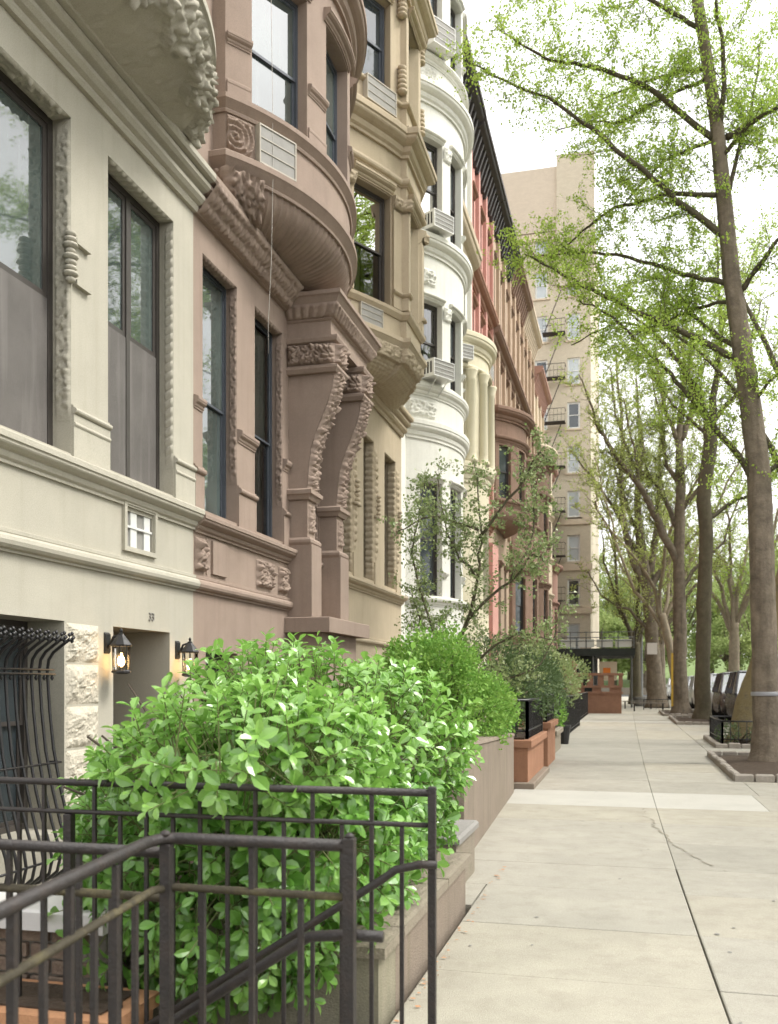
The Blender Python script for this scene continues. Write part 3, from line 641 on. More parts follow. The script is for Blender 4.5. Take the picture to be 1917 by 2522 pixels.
mb = MB(); mb.cbox(FX - .01, FX + .74, 13.7, 16.0, 2.34, 2.575, .012); mb.build('landing', M['brown'], B)
mb = MB(); mb.box(FX - .01, FX + .55, 13.9, 15.8, -.7, 2.335); mb.build('landing_base', M['brown'], B)
mb = MB(); mb.box(FX - .46, FX - .4, 14.3, 15.4, 2.6, 5.4); dr = mb.build('front_door', M['door'], B)
mb = MB(); mb.box(FX - .46, FX - .42, 14.3, 15.4, 5.45, 6.3); mb.build('transom_pane', M['darkglass'], dr)
mb = MB(); mb.box(FX - .2, FX - .1, 14.3, 14.46, 2.6, 6.3); mb.build('door_frame', M['brown'], B)
relief(B, 'carved_jamb', M['brown'], FP(15.395, -.30, 3.7), (0, 0, 1), (1, 0, 0), (0, -1, 0), 2.6, .28, lambda x, y: h_leafy(x, y, .035, 15), 130, 14)
mb = MB(); mb.box(FX - .5, FX + .02, 14.29, 15.41, 2.58, 3.45); mb.build('door_apron', M['brown'], B); moulding(B, 'apron_moulding', flat(14.29, 15.41), P_cyma(3.45, 3.62, .1), M['brown'])
# basement openings
window(B, Fr(FP(10.9, 0, .3), (0, 1, 0), (1, 0, 0)), 1.0, 1.65, .2, see=False)
mb = MB(); mb.box(FX - .5, FX - .45, 12.4, 13.4, -.7, 2.0); mb.build('basement_door', M['door'], B)
# curved bay
pb = arc_path(11.1, 15.7, 0.82, 32, .18)
def bowlB(u, t):
    r = -.04 * abs(math.sin(u * math.pi * 44)) ** .35
    if (u < .13 or u > .87) and t > .35: return .03 + h_leafy(u * 6, t * 1.4, .11, 9)
    return r
bowl(B, M['brown'], pb, 7.68, 8.14, bowlB, 420, 26, .62)
moulding(B, 'bay_moulding', pb, [(-.05, 8.12), (.03, 8.12), (.04, 8.15), (.02, 8.17), (.10, 8.27), (.12, 8.29), (.12, 8.36), (.09, 8.385), (-.05, 8.40)], M['brown'])
uw = [(u_at(pb, a), u_at(pb, b), 9.12, 11.1, .24) for a, b in ((11.42, 12.36), (12.87, 13.93), (14.44, 15.38))]
mb = MB(); panel(mb, pb, 8.36, 12.6, uw); mb.build('bay_wall', M['brown'], B)
moulding(B, 'bay_sill', pb, [(-.05, 8.90), (.03, 8.90), (.04, 8.93), (.03, 8.95), (.09, 9.02), (.11, 9.04), (.11, 9.10), (.08, 9.115), (-.05, 9.13)], M['brown'])
moulding(B, 'bay_cornice', pb, P_cyma(11.62, 12.05, .28), M['brown'])
mb = MB(); mb.poly([FP(q.x, q.y, 12.6) for q in pb.p]); mb.build('bay_roof', M['brown'], B, fix=False)
for k, h in enumerate(uw):
    fr, w = path_fr(pb, h[0], h[1], 9.12); window(B, fr, w, 1.98, .16, .45, 1, 'frameblue', t=.05, see=False, paneM='duskglass')
    moulding(B, 'window_hood', pb, P_cyma(11.12, 11.28, .12), M['brown'], h[0] - .08, h[1] + .08)
for a, b in ((11.12, 11.40), (12.38, 12.84), (13.96, 14.42)):
    u0, u1 = u_at(pb, a), u_at(pb, b)
    for prof in (P_cyma(9.80, 9.94, .07), P_band(9.28, 9.34, .03)): moulding(B, 'pier_moulding', pb, prof, M['brown'], u0, u1)
    mb = MB(); sweep(mb, pb, [(-.02, 9.13), (.025, 9.13), (.025, 9.28), (-.02, 9.28)], u0, u1); mb.build('pier_base', M['brown'], B)
q0, d0, n0, w0 = pb.frame(.22, u_at(pb, 11.5) + .02)
relief_path(B, 'carved_panel', M['brown'], pb, .2, u_at(pb, 11.42), (.006, .006), (8.42, 8.89), lambda x, y: h_scroll(x - .05, y - .24, .05, .52), 46, 46)
ua, ub = u_at(pb, 11.46), u_at(pb, 12.04)
fr, w = path_fr(pb, ua, ub, 8.385)
ac_unit('wide grilled air conditioner set in the brown curved bay below its near window', fr, w, .52, .10, 'grille')
# loose pale cable down the front
mb = MB(); pts = [FP(11.62, .60, 12.3), FP(11.62, .605, 10.6), FP(11.63, .62, 9.2), FP(11.62, .63, 8.3), FP(11.64, .60, 7.2), FP(11.60, .57, 6.3), FP(11.66, .55, 5.95)]
mb.tube(pts, .0035, 5); tag(mb.build('cable', M['wire'], None, True), 'loose pale cable hanging down the front of the brown house', 'cable')

# ---------------- tan house
C = thing('row_house', 'tan row house with three sided bay and heavy stone cornices', 'house', (FX, 18.7, 0), 'row houses along the street')
pa = flat(16.0, 21.46); U = lambda Y: Y - 16.0
cw = [(18.2, 19.0), (19.9, 20.9), (16.6, 17.4)]
mb = MB(); panel(mb, pa, -.75, 20.0, [(U(a), U(b), 3.7, 6.65, .28) for a, b in cw] + [(U(16.5), U(17.5), .2, 1.9, .3), (U(18.6), U(19.6), .2, 1.9, .3)]); mb.build('wall', M['tan'], C); shell(C, 16.0, 21.46, 20.0, M['tan'])
moulding(C, 'string_cornice', pa, STR, M['tan']); moulding(C, 'sill_cornice', pa, P_cyma(3.38, 3.58, .17), M['tan']); moulding(C, 'base_moulding', pa, P_roll(2.34, 2.48, .08), M['tan'])
for a, b in cw:
    window(C, Fr(FP(a, 0, 3.7), (0, 1, 0), (1, 0, 0)), b - a, 2.95, .24, .5, 1, 'frame', curtain=.6, t=.05)
    carved_reveal(C, M['tan'], a, b, 3.7, 6.65, .22, lambda x, y: .03 * abs(math.sin(x * 24)) + h_leafy(x, y, .02, 18), lambda x, y: h_leafy(x, y, .03, 18), 150)
    mb = MB(); mb.box(FX - .01, FX + .03, b + .02, b + .3, 3.58, 4.1); mb.build('plinth', M['tan'], C)
    relief(C, 'carved_strip', M['tan'], FP(b + .03, .004, 4.15), (0, 0, 1), (0, 1, 0), (1, 0, 0), 2.4, .2, lambda x, y: .05 * abs(math.sin(x * 20)) * math.sin(math.pi * min(1, y / .2)) + h_leafy(x, y, .02, 18), 150, 10)
    mb = MB()
    for k in range(5): mb.lathe(FP(b + .14, .05, 5.1 + k * .09), [(.03, 0), (.08 - .01 * (k % 2), .03), (.07, .07), (.02, .09)], 8)
    mb.box(FX - .01, FX + .1, b + .02, b + .32, 5.03, 5.09)
    mb.build('carved_boss', M['tan'], C, True)
for a in (16.5, 18.6): window(C, Fr(FP(a, 0, .2), (0, 1, 0), (1, 0, 0)), 1.0, 1.7, .2, see=False)
pc = Path([(16.35, 0), (16.4, .12), (16.55, .22), (16.95, .44), (17.4, .67), (17.85, .86), (17.86, .98), (19.15, .98), (19.16, .86), (19.7, .67), (20.2, .44), (20.6, .22), (20.85, .12), (20.95, 0)])
bowl(C, M['tan'], pc, 7.5, 8.12, lambda u, t: (h_leafy(u * 5, t * 1.4, .07, 10) if t > .7 else -.03 * abs(math.sin(u * 120)) * abs(math.sin(t * 40))), 200, 40, .62)
moulding(C, 'bay_moulding', pc, [(-.05, 8.10), (.03, 8.10), (.1, 8.2), (.12, 8.22), (.12, 8.30), (-.05, 8.32)], M['tan'])
uc = [u_at(pc, y) for y in (16.62, 17.55, 18.05, 18.95, 19.4, 20.4)]
wz = [(uc[0], uc[1]), (uc[2], uc[3]), (uc[4], uc[5])]
mb = MB(); panel(mb, pc, 8.28, 16.4, [(a, b, 8.85, 11.0, .22) for a, b in wz] + [(a, b, 13.0, 14.75, .22) for a, b in wz]); mb.build('bay_wall', M['tan'], C)
for prof, nm in (([(-.05, 8.68), (.03, 8.68), (.09, 8.76), (.1, 8.82), (-.05, 8.84)], 'bay_sill'), (P_roll(11.3, 11.5, .09), 'architrave'), (P_cyma(11.86, 12.32, .30), 'bay_cornice'), (P_band(12.32, 12.5, .06), 'bay_band'), (P_roll(12.86, 12.98, .08), 'upper_sill'), (P_cyma(15.0, 15.45, .32), 'upper_cornice')):
    moulding(C, nm, pc, prof, M['tan'])
mb = MB(); mb.poly([FP(q.x, q.y, 16.4) for q in pc.p]); mb.build('bay_roof', M['tan'], C, fix=False)
for k, (a, b) in enumerate(wz):
    fr, w = path_fr(pc, a, b, 8.85); window(C, fr, w, 2.15, .16, .48, 1, 'frame', blind=(.5 if k == 0 else .3), t=.05, see=(k < 2))
    fr, w = path_fr(pc, a, b, 13.0); window(C, fr, w, 1.75, .16, .5, 1, 'frameblue', see=False)
    moulding(C, 'window_hood', pc, P_cyma(11.02, 11.2, .14), M['tan'], a - .06, b + .06); moulding(C, 'window_hood', pc, P_cyma(14.75, 14.9, .14), M['tan'], a - .06, b + .06)
for (a, b) in ((.02, uc[0] - .04), (uc[1] + .05, uc[2] - .05), (uc[3] + .04, uc[4] - .05)):
    mb = MB(); sweep(mb, pc, [(-.02, 8.86), (.06, 8.86), (.06, 10.75), (-.02, 10.75)], a, b); mb.build('pilaster', M['tan'], C)
    moulding(C, 'pilaster_capital', pc, P_cyma(10.72, 11.0, .14), M['tan'], a - .02, b + .02); moulding(C, 'pilaster_base', pc, P_cyma(9.05, 9.18, .12), M['tan'], a - .02, b + .02)
    relief_path(C, 'carved_capital', M['tan'], pc, a, b, (.09, .13), (10.78, 10.98), lambda x, y: h_leafy(x, y, .06, 16), 20, 12)
    for z in (13.1, 14.6):
        mb = MB(); c = pc.at((a + b) / 2, .08)
        for j in range(6): mb.lathe(FP(c.x, c.y, z + j * .09), [(.04, 0), (.11 - .008 * j, .03), (.09, .08), (.03, .1)], 8)
        mb.build('carved_bracket', M['tan'], C, True)
ua = u_at(pc, 16.75); fr, w = path_fr(pc, ua, ua + .62, 8.33)
ac_unit('grilled air conditioner low in the tan bay with a small blue bundle before it', fr, w, .36, .05, 'grille')
fr, w = path_fr(pc, ua + .1, ua + .95, 12.52); ac_unit('grilled air conditioner standing on the upper ledge of the tan bay', fr, w, .46, .12, 'grille')

# ---------------- white house, bow front
Dh = thing('row_house', 'white row house with a full height round bow front', 'house', (FX, 24.2, 0), 'row houses along the street')
pa = flat(21.46, 27.0)
mb = MB(); panel(mb, pa, -.75, 20.2, []); mb.build('wall', M['white'], Dh); shell(Dh, 21.46, 27.0, 20.2, M['white'])
pd = arc_path(21.9, 26.3, 1.0, 30)
ud = [u_at(pd, y) for y in (22.2, 22.85, 23.2, 24.1, 24.25, 25.1, 25.4, 26.0)]
wd = [(ud[0], ud[1]), (ud[2], ud[3] - .12), (ud[4], ud[5]), (ud[6], ud[7])]
levels = [(.3, 2.0), (3.7, 6.5), (8.98, 10.95), (12.6, 14.95), (17.0, 19.0)]
mb = MB(); panel(mb, pd, -.75, 20.2, [(a, b, z0, z1, .22) for a, b in wd for z0, z1 in levels]); mb.build('bow_wall', M['white'], Dh)
for z0, z1, o in ((2.3, 2.5, .08), (3.45, 3.65, .12), (7.5, 7.95, .16), (8.56, 8.86, .14), (12.05, 12.5, .24), (15.75, 16.2, .28), (16.75, 16.95, .14)):
    moulding(Dh, 'band', pd, P_cyma(z0, z1, o), M['white'])
for li, (z0, z1) in enumerate(levels):
    for k, (a, b) in enumerate(wd):
        if k == 3: continue
        fr, w = path_fr(pd, a, b, z0)
        window(Dh, fr, w, z1 - z0, .16, .5, 1, 'frame', curtain=(.8 if li in (2, 3) and k == 0 else 0), blind=(.45 if li == 3 and k == 0 else 0), t=.06, see=(k == 0 and li in (2, 3)))
        moulding(Dh, 'window_hood', pd, P_cyma(z1 + .02, z1 + .14, .10), M['white'], a - .05, b + .05)
        moulding(Dh, 'bracket', pd, P_cyma(z0 + .45, z0 + .6, .1), M['white'], b + .03, b + .16)
    for (a, b) in ((.03, wd[0][0] - .03), (wd[0][1] + .03, wd[1][0] - .03)):
        if li in (2, 3):
            relief_path(Dh, 'carved_capital', M['white'], pd, a, b, (.01, .05), (z1 - .35, z1), lambda x, y: h_leafy(x, y, .05, 15), 16, 16)
for z in (8.05, 11.3, 16.3): relief_path(Dh, 'carved_panel', M['white'], pd, .05, u_at(pd, 22.6), (.004, .004), (z, z + .42), lambda x, y: h_leafy(x, y, .07, 11), 30, 20)
fr, w = path_fr(pd, wd[0][0] + .05, wd[0][1], 8.98); ac_unit('white air conditioner on metal struts in the second floor window of the white bow front', fr, w, .42, .42)
c = pd.at(wd[0][0] + .4, .3); mb = MB()
for s in (.2, .55): q1 = pd.at(wd[0][0] + s, .4); q2 = pd.at(wd[0][0] + s, .02); mb.tube([FP(q1.x, q1.y, 8.97), FP(q2.x, q2.y, 8.6)], .012, 5)
mb.build('strut', M['acwhite'], Dh)
fr, w = path_fr(pd, wd[0][0] + .08, wd[0][1], 12.6); ac_unit('white air conditioner in the third floor window of the white bow front', fr, w, .42, .40)
fr, w = path_fr(pd, wd[0][0] + .02, wd[0][1], 17.0); ac_unit('white air conditioner high in the top floor window of the white bow front', fr, w, .62, .45)

# ---------------- further houses
def pilaster_house(root, y0, y1, m, z1, holes_z, nw, colw=.9, see=False, dep=.2, trim=None):
    pa = flat(y0, y1); W = y1 - y0; holes = []
    for z0, z2 in holes_z:
        for k in range(nw):
            c = W * (k + .5) / nw; holes.append((c - colw / 2, c + colw / 2, z0, z2, dep))
    mb = MB(); panel(mb, pa, -.75, z1, holes); mb.build('wall', m, root); shell(root, y0, y1, z1, m)
    for h in holes:
        fr, w = path_fr(pa, h[0], h[1], h[2]); window(root, fr, w, h[3] - h[2], .12, .5, 1, 'frame', see=False)
        moulding(root, 'window_hood', pa, P_cyma(h[3] + .02, h[3] + .22, .16), trim or m, h[0] - .1, h[1] + .1)
        mb = MB(); sweep(mb, pa, P_band(h[2] - .12, h[2], .1), h[0] - .05, h[1] + .05); mb.build('window_sill', trim or m, root)
    for k in range(nw + 1):
        c = W * k / nw; a, b = max(.02, c - .16), min(W - .02, c + .16)
        mb = MB(); sweep(mb, pa, [(-.02, 7.9), (.13, 7.9), (.13, z1 - .6), (-.02, z1 - .6)], a, b); mb.build('pilaster', m, root)
    return pa
def roof_cornice(root, y0, y1, z, m, o=.62, h=.7):
    pa = flat(y0 + .02, y1 - .02); moulding(root, 'roof_cornice', pa, P_cyma(z, z + h, o), m)
    n = int((y1 - y0) / .42)
    mbk = None
    for k in range(n):
        y = y0 + .2 + k * (y1 - y0 - .4) / (n - 1); mb = MB()
        mb.hexa([FP(y - .07, 0, z - .45), FP(y + .07, 0, z - .45), FP(y + .07, .12, z - .45), FP(y - .07, .12, z - .45), FP(y - .07, 0, z + .3), FP(y + .07, 0, z + .3), FP(y + .07, o * .62, z + .3), FP(y - .07, o * .62, z + .3)])
        mb.build('cornice_bracket', m, root)
roof_cornice(Dh, 21.46, 27.0, 20.0, M['darkmetal'])
G = 'row houses along the street'
# pale yellow with round columned porch bay
Eh = thing('row_house', 'pale yellow row house with round columned bay beyond the white bow front', 'house', (FX, 29, 0), G)
pilaster_house(Eh, 27.0, 31.0, M['white'], 20.3, [(3.7, 6.4), (13.0, 15.0), (16.8, 18.8)], 2)
pe = arc_path(27.3, 31.0, .95, 20)
ue = [u_at(pe, y) for y in (27.45, 27.75, 28.6, 29.5)]
mb = MB(); panel(mb, pe, -.75, 12.0, [(ue[0], ue[1], 8.4, 11.0, .3), (ue[2], ue[3], 8.4, 11.0, .3), (ue[2], ue[3], 3.7, 6.4, .3)]); mb.build('bay_wall', M['yellow'], Eh)
for prof in (P_cyma(11.55, 12.1, .26), P_roll(11.0, 11.2, .12), P_cyma(7.6, 8.2, .2)): moulding(Eh, 'bay_cornice', pe, prof, M['yellow'])
for uu in (ue[1] + .18, ue[2] - .14, ue[3] + .2):
    q = pe.at(uu, .06); mb = MB(); mb.lathe(FP(q.x, q.y, 8.2), [(.2, 0), (.2, .1), (.15, .16), (.15, .3), (.13, 2.45), (.16, 2.5), (.14, 2.55), (.21, 2.75), (.21, 2.8)], 14); mb.build('column', M['yellow'], Eh, True)
for a, b, z0, z1 in ((ue[0], ue[1], 8.4, 11.0), (ue[2], ue[3], 8.4, 11.0), (ue[2], ue[3], 3.7, 6.4)):
    fr, w = path_fr(pe, a, b, z0); window(Eh, fr, w, z1 - z0, .2, see=False)
mb = MB(); mb.poly([FP(q.x, q.y, 12.0) for q in pe.p]); mb.build('bay_roof', M['yellow'], Eh, fix=False)
moulding(Eh, 'frieze_cornice', flat(27.1, 30.9), P_cyma(14.9, 15.9, .5), M['tan'])
fr, w = path_fr(pe, .12, .75, 11.22); ac_unit('white air conditioner above the columned bay of the pale yellow house', fr, w, .42, .3)
roof_cornice(Eh, 27.0, 31.0, 20.0, M['darkmetal'])
# red
Fh = thing('row_house', 'red painted row house with long brown cornices', 'house', (FX, 33.6, 0), G)
pf = pilaster_house(Fh, 31.0, 36.2, M['red'], 20.3, [(3.7, 6.4), (8.9, 11.0), (12.6, 14.6), (16.4, 18.4)], 3, .8, trim=M['redstone'])
moulding(Fh, 'string_cornice', pf, P_cyma(15.2, 15.7, .35), M['redstone']); moulding(Fh, 'string_cornice', pf, P_cyma(7.3, 7.8, .3), M['redstone'])
roof_cornice(Fh, 31.0, 36.2, 19.9, M['darkmetal'])
fr, w = path_fr(pf, .5, 1.25, 12.6); ac_unit('white air conditioner in the near third floor window of the red house', fr, w, .5, .45)
fr, w = path_fr(pf, 2.2, 3.0, 12.6); ac_unit('white air conditioner in the middle third floor window of the red house', fr, w, .5, .45)
# red corner pier with brick panel and low portico, street level
mb = MB(); mb.box(FX, FX + .5, 33.4, 34.9, -.7, 6.6); mb.build('porch', M['red'], Fh)
# buff with swooping brown bay
def bay_house(label, y0, y1, m, mtrim, bays, z1=20.2, hz=((3.7, 6.4), (8.9, 11.0), (12.6, 14.6), (16.4, 18.4)), nw=3, corn='darkmetal', cz=19.9):
    h = thing('row_house', label, 'house', (FX, (y0 + y1) / 2, 0), G)
    pp = pilaster_house(h, y0, y1, m, z1, list(hz), nw, .75, trim=mtrim)
    moulding(h, 'string_cornice', pp, P_cyma(15.0, 15.5, .4), mtrim)
    for (a, b, sag, zb, zt) in bays:
        pth = arc_path(a, b, sag, 16, .15); L = pth.len; hs = []
        n = max(2, int(L / 1.2)); zz = [z for z in hz if z[0] > zb and z[1] < zt] or [(zb + .7, zt - .8)]
        for k in range(n):
            c = L * (k + .5) / n
            for z in zz: hs.append((c - .34, c + .34, z[0], z[1], .2))
        mb = MB(); panel(mb, pth, zb, zt, hs); bo = mb.build('bay_wall', mtrim, h)
        for x in hs:
            fr, w = path_fr(pth, x[0], x[1], x[2]); window(h, fr, w, x[3] - x[2], .12, see=False)
        for z in zz: moulding(h, 'bay_sill', pth, P_cyma(z[0] - .3, z[0] - .06, .14), mtrim); moulding(h, 'bay_head', pth, P_cyma(z[1] + .1, z[1] + .36, .16), mtrim)
        moulding(h, 'bay_cornice', pth, P_cyma(zt - .35, zt + .15, .36), mtrim)
        if zb > 0: bowl(h, mtrim, pth, zb - .6, zb, lambda u, t: 0.0, 40, 10, .6)
        mb = MB(); mb.poly([FP(q.x, q.y, zt) for q in pth.p]); mb.build('bay_roof', mtrim, h, fix=False)
    roof_cornice(h, y0, y1, cz, M[corn]); return h
Gh = bay_house('buff row house with a swooping brown bay top halfway up', 36.2, 41.8, M['buff'], M['brownstone'], [(36.7, 41.2, .95, 8.4, 12.3)])
Hh_ = bay_house('buff row house with stacked round brownstone bays behind the crabapple tree', 41.8, 47.2, M['buff'], M['brownstone'], [(42.2, 46.8, .95, -.7, 11.6)], corn='brownstone')
Ih = bay_house('far buff row house with round brownstone bay next to the cream front', 47.2, 52.6, M['buff'], M['brownstone'], [(47.6, 52.2, 1.0, -.7, 13.0)] , corn='palebuff')
Jh = bay_house('pale cream stone row house with small dark window hoods near the far corner', 52.6, 59.0, M['palebuff'], M['palebuff'], [(53.4, 58.4, .7, -.7, 15.0)], corn='rose', cz=18.6, z1=19.0, hz=((3.7, 6.4), (8.9, 11.0), (12.6, 14.6)))
Kh = bay_house('rose stone row house last before the tall apartment block', 59.0, 64.5, M['rose'], M['rose'], [(59.6, 64.0, .6, 3.0, 9.0)], corn='rose', cz=15.2, z1=15.6, hz=((3.7, 6.4), (8.9, 11.0)))

# ---------------- tall apartment block closing the row
T = thing('apartment_block', 'tall buff brick apartment block with white windows and fire escape', 'building', (-7, 72, 0))
X0, X1, Yf, ZT = -16.0, -2.55, 68.0, 38.3
wins = []
for f in range(11):
    z = 3.9 + f * 3.18
    for xc in (-14.2, -11.4, -8.6, -6.05, -3.75): wins.append((xc, z))
def hole_wall(mb, x0, x1, y, z0, z1, holes, dep):
    xs = sorted({x0, x1} | {h[0] for h in holes} | {h[1] for h in holes}); zs_ = sorted({z0, z1} | {h[2] for h in holes} | {h[3] for h in holes})
    for a, b in zip(xs, xs[1:]):
        for c, d in zip(zs_, zs_[1:]):
            if not any(h[0] <= (a + b) / 2 <= h[1] and h[2] <= (c + d) / 2 <= h[3] for h in holes): mb.quad((a, y, c), (b, y, c), (b, y, d), (a, y, d))
    for a, b, c, d in holes:
        mb.quad((a, y, c), (a, y, d), (a, y + dep, d), (a, y + dep, c)); mb.quad((b, y, c), (b, y + dep, c), (b, y + dep, d), (b, y, d))
        mb.quad((a, y, d), (b, y, d), (b, y + dep, d), (a, y + dep, d)); mb.quad((a, y, c), (a, y + dep, c), (b, y + dep, c), (b, y, c))
hl = [(x - .45, x + .45, z, z + 1.9) for x, z in wins]
mb = MB(); hole_wall(mb, X0, X1, Yf, -.8, ZT, hl, .2)
mb.quad((X1, Yf, -.8), (X1, Yf + 20, -.8), (X1, Yf + 20, ZT), (X1, Yf, ZT)); mb.quad((X0, Yf, -.8), (X0, Yf, ZT), (X0, Yf + 20, ZT), (X0, Yf + 20, -.8)); mb.quad((X0, Yf, ZT), (X1, Yf, ZT), (X1, Yf + 20, ZT), (X0, Yf + 20, ZT))
mb.build('wall', M['brickbuff'], T, fix=False)
mb = MB(); mb.box(X0 - .1, X1 + .2, Yf - .12, Yf - .01, ZT - 4.2, ZT + .4); mb.build('parapet', M['brickpink'], T)
for z in (9.6, 12.9, 6.5, 33.5):
    mb = MB(); mb.box(X0, X1 + .12, Yf - .10, Yf - .005, z, z + .5); mb.build('stone_band', M['palebuff'], T)
mb = MB(); mb.box(X1 - 2.4, X1 + .25, Yf - .3, Yf + .8, 30.0, 39.4); mb.build('corner_tower', M['brickbuff'], T)
for i, (x, z) in enumerate(wins):
    window(T, Fr((x - .45, Yf, z), (1, 0, 0), (0, -1, 0)), .9, 1.9, .1, .5, 1, 'framewhite', see=False, paneM='darkglass' if i % 4 == 1 else 'paleglass', t=.07, blind=0)
    mb = MB(); mb.box(x - .6, x + .6, Yf - .1, Yf - .003, z - .14, z - .01); mb.build('window_sill', M['palebuff'], T)
fe = thing('fire_escape', 'dark iron fire escape on the tall buff apartment block', 'fire escape', (-5.2, Yf - .6, 0))
for f in range(8):
    z = 4.2 + f * 3.18; mb = MB(); mb.box(-5.9, -4.3, Yf - 1.0, Yf - .15, z, z + .05); mb.build('landing', M['darkmetal'], fe)
    mb = MB(); mb.tube([(-5.9, Yf - 1.0, z + .95), (-4.3, Yf - 1.0, z + .95), (-4.3, Yf - .15, z + .95)], .025, 4); mb.tube([(-5.9, Yf - 1.0, z + .5), (-4.3, Yf - 1.0, z + .5)], .02, 4); mb.build('rail', M['darkmetal'], fe)
    for k in range(7): mb = MB(); mb.box(-5.9 + k * .265, -5.88 + k * .265, Yf - 1.01, Yf - .99, z + .05, z + .95); mb.build('baluster', M['darkmetal'], fe)
    mb = MB(); mb.tube([(-5.8, Yf - .6, z + .1), (-4.6, Yf - .6, z + 3.1)], .04, 4); mb.build('stair_stringer', M['darkmetal'], fe)
mb = MB(); mb.box(-8.5, -5.5, Yf - 1.6, Yf - .2, 13.4, 15.2); tag(mb.build('billboard', M['framewhite'], None), 'plain white panel mounted in front of the tall apartment block', 'panel')
# ============================================================ GROUND
def sheet(name, x0, x1, y0, y1, z, m):
    mb = MB(); mb.quad((x0, y0, z), (x1, y0, z), (x1, y1, z), (x0, y1, z)); return struct(mb.build(name, m, None, fix=False))
sheet('ground', -150, 150, -60, 300, -.80, M['soil'])
sheet('road', 3.9, 14.0, -60, 108, -.05, M['asphalt'])
sheet('avenue', -150, 150, 108, 128, -.045, M['asphalt'])
mb = MB(); mb.grid(lambda u, v: (-150 + 300 * u, 130 + 170 * v, .05 + 9.0 * v + .6 * noise.noise(Vector((u * 9, v * 6, 1)))), 30, 20); struct(mb.build('park_lawn', M['grass'], None, True))
sheet('areaway', -5.2, -1.06, -4, 66, -.70, M['slab2'])
mb = MB(); mb.box(-1.06, 3.7, -5, 108, -.79, -.055); sb = struct(mb.build('sidewalk', M['joint'], None))
mb = MB(); mb.box(-5.2, -1.061, 13.0, 108, -.79, -.056); struct(mb.build('forecourt_ground', M['joint'], None))
mb = MB(); mb.box(14.0, 18.5, -30, 108, -.79, .0); struct(mb.build('opposite_sidewalk', M['slab'], None))
mb = MB(); mb.box(-150, 150, 128, 130, -.79, .9); struct(mb.build('park_wall', M['curbstone'], None))
y = -5.0
while y < 107:
    mb = MB(); mb.cbox(3.706, 3.895, y + .006, y + 1.994, -.3, .004, .015); mb.build('kerb_stone', M['kerb'], sb); y += 2.0
# slabs: rows of individual concrete flags with open joints
rows = [-1.5, 0.2, 1.9, 3.4, 4.95, 6.0, 7.15, 8.1, 9.4, 10.7, 12.0, 13.65, 15.3, 17.0, 18.7, 20.6, 22.6, 24.6, 26.6, 29.0, 31.5, 34.0, 36.5, 38.0, 39.2, 42, 45, 48, 52, 56, 60, 64, 68, 72, 78, 84, 92, 100, 108]
def jx(y): return .26 + .32 * math.exp(-y / 9.0)
def flag(x00, x01, x10, x11, y0, y1, m, dz):
    g = .006 if y0 < 8 else .0025; c = .006; mb = MB(); z = dz; x00 += g; x10 += g; x01 -= g; x11 -= g; y0 += .003; y1 -= .003
    n = 0; b = [(x00, y0), (x01, y0), (x11, y1), (x10, y1)]; t = [(x00 + c, y0 + c), (x01 - c, y0 + c), (x11 - c, y1 - c), (x10 + c, y1 - c)]
    mb.v = [(p[0], p[1], -.05) for p in b] + [(p[0], p[1], z - c * .6) for p in b] + [(p[0], p[1], z) for p in t]
    for q in ((0, 1, 5, 4), (1, 2, 6, 5), (2, 3, 7, 6), (3, 0, 4, 7), (4, 5, 9, 8), (5, 6, 10, 9), (6, 7, 11, 10), (7, 4, 8, 11), (8, 9, 10, 11)): mb.f.append(q)
    return mb.build('paving_slab', m, sb, fix=False)
for i, (a, b) in enumerate(zip(rows, rows[1:])):
    m = M['slabw'] if abs(a - 12.0) < .1 else (M['slab2'] if 18.6 < a < 24.7 else (M['slabw'] if abs(a - 38.0) < .1 else None))
    l0, l1 = (-1.055, -1.055) if b < 7.2 else (-1.75, -1.75)
    if 7 < a < 13: l0 = l1 = -1.6
    if a > 13: l0 = l1 = -1.9
    tilt = lambda: rnd.uniform(-.002, .002)
    pick = lambda: m if m is not None else rnd.choice((M['slab'], M['slab'], M['slabB'], M['slabC']))
    flag(l0, jx(a), l1, jx(b), a, b, pick(), tilt())
    if m is M['slabw'] and a < 20:
        flag(jx(a), 1.66, jx(b), 1.66, a, b, m, .001); flag(1.66, 3.7, 1.66, 3.7, a, b, M['slab'], tilt())
    elif a > 8: flag(jx(a), 1.75, jx(b), 1.75, a, b, pick(), tilt()); flag(1.75, 3.7, 1.75, 3.7, a, b, pick(), tilt())
    else: flag(jx(a), 3.7, jx(b), 3.7, a, b, pick(), tilt())
mb = MB(); mb.box(-1.75, -1.062, 6.46, 8.2, -.79, -.004); mb.build('paving_infill', M['slab'], sb)
mb = MB(); mb.box(-1.52, -1.062, -5, 2.66, -.79, .002); mb.build('side_paving', M['slab'], sb)

# ---------------- stair, planter and near walls
st = thing('basement_stair', 'stone steps going down between the two black railings', 'stairs', (-1.8, 3.05, -.7))
for k in range(5):
    mb = MB(); x = -1.065 - .27 * k; mb.cbox(x - .28, x, 2.68, 3.44, -.72, -.13 * (k + 1), .012); mb.build('step', M['slab2'], st)
mb = MB(); mb.box(-2.5, -1.065, 3.44, 3.6, -.72, .0); mb.build('cheek_wall', M['stucco'], st)
mb = MB(); mb.box(-2.5, -1.53, 2.52, 2.68, -.72, .0); mb.build('cheek_wall', M['stucco'], st)
pl = thing('stone_planter', 'low stone edged planter bed under the big glossy bush', 'planter', (-2.0, 5.3, 0))
mb = MB(); mb.box(-3.2, -1.10, 4.10, 4.42, -.72, .30); mb.build('front_wall', M['mossstucco'], pl)
mb = MB(); mb.box(-1.42, -1.10, 4.421, 6.45, -.72, .30); mb.build('street_wall', M['stucco'], pl)
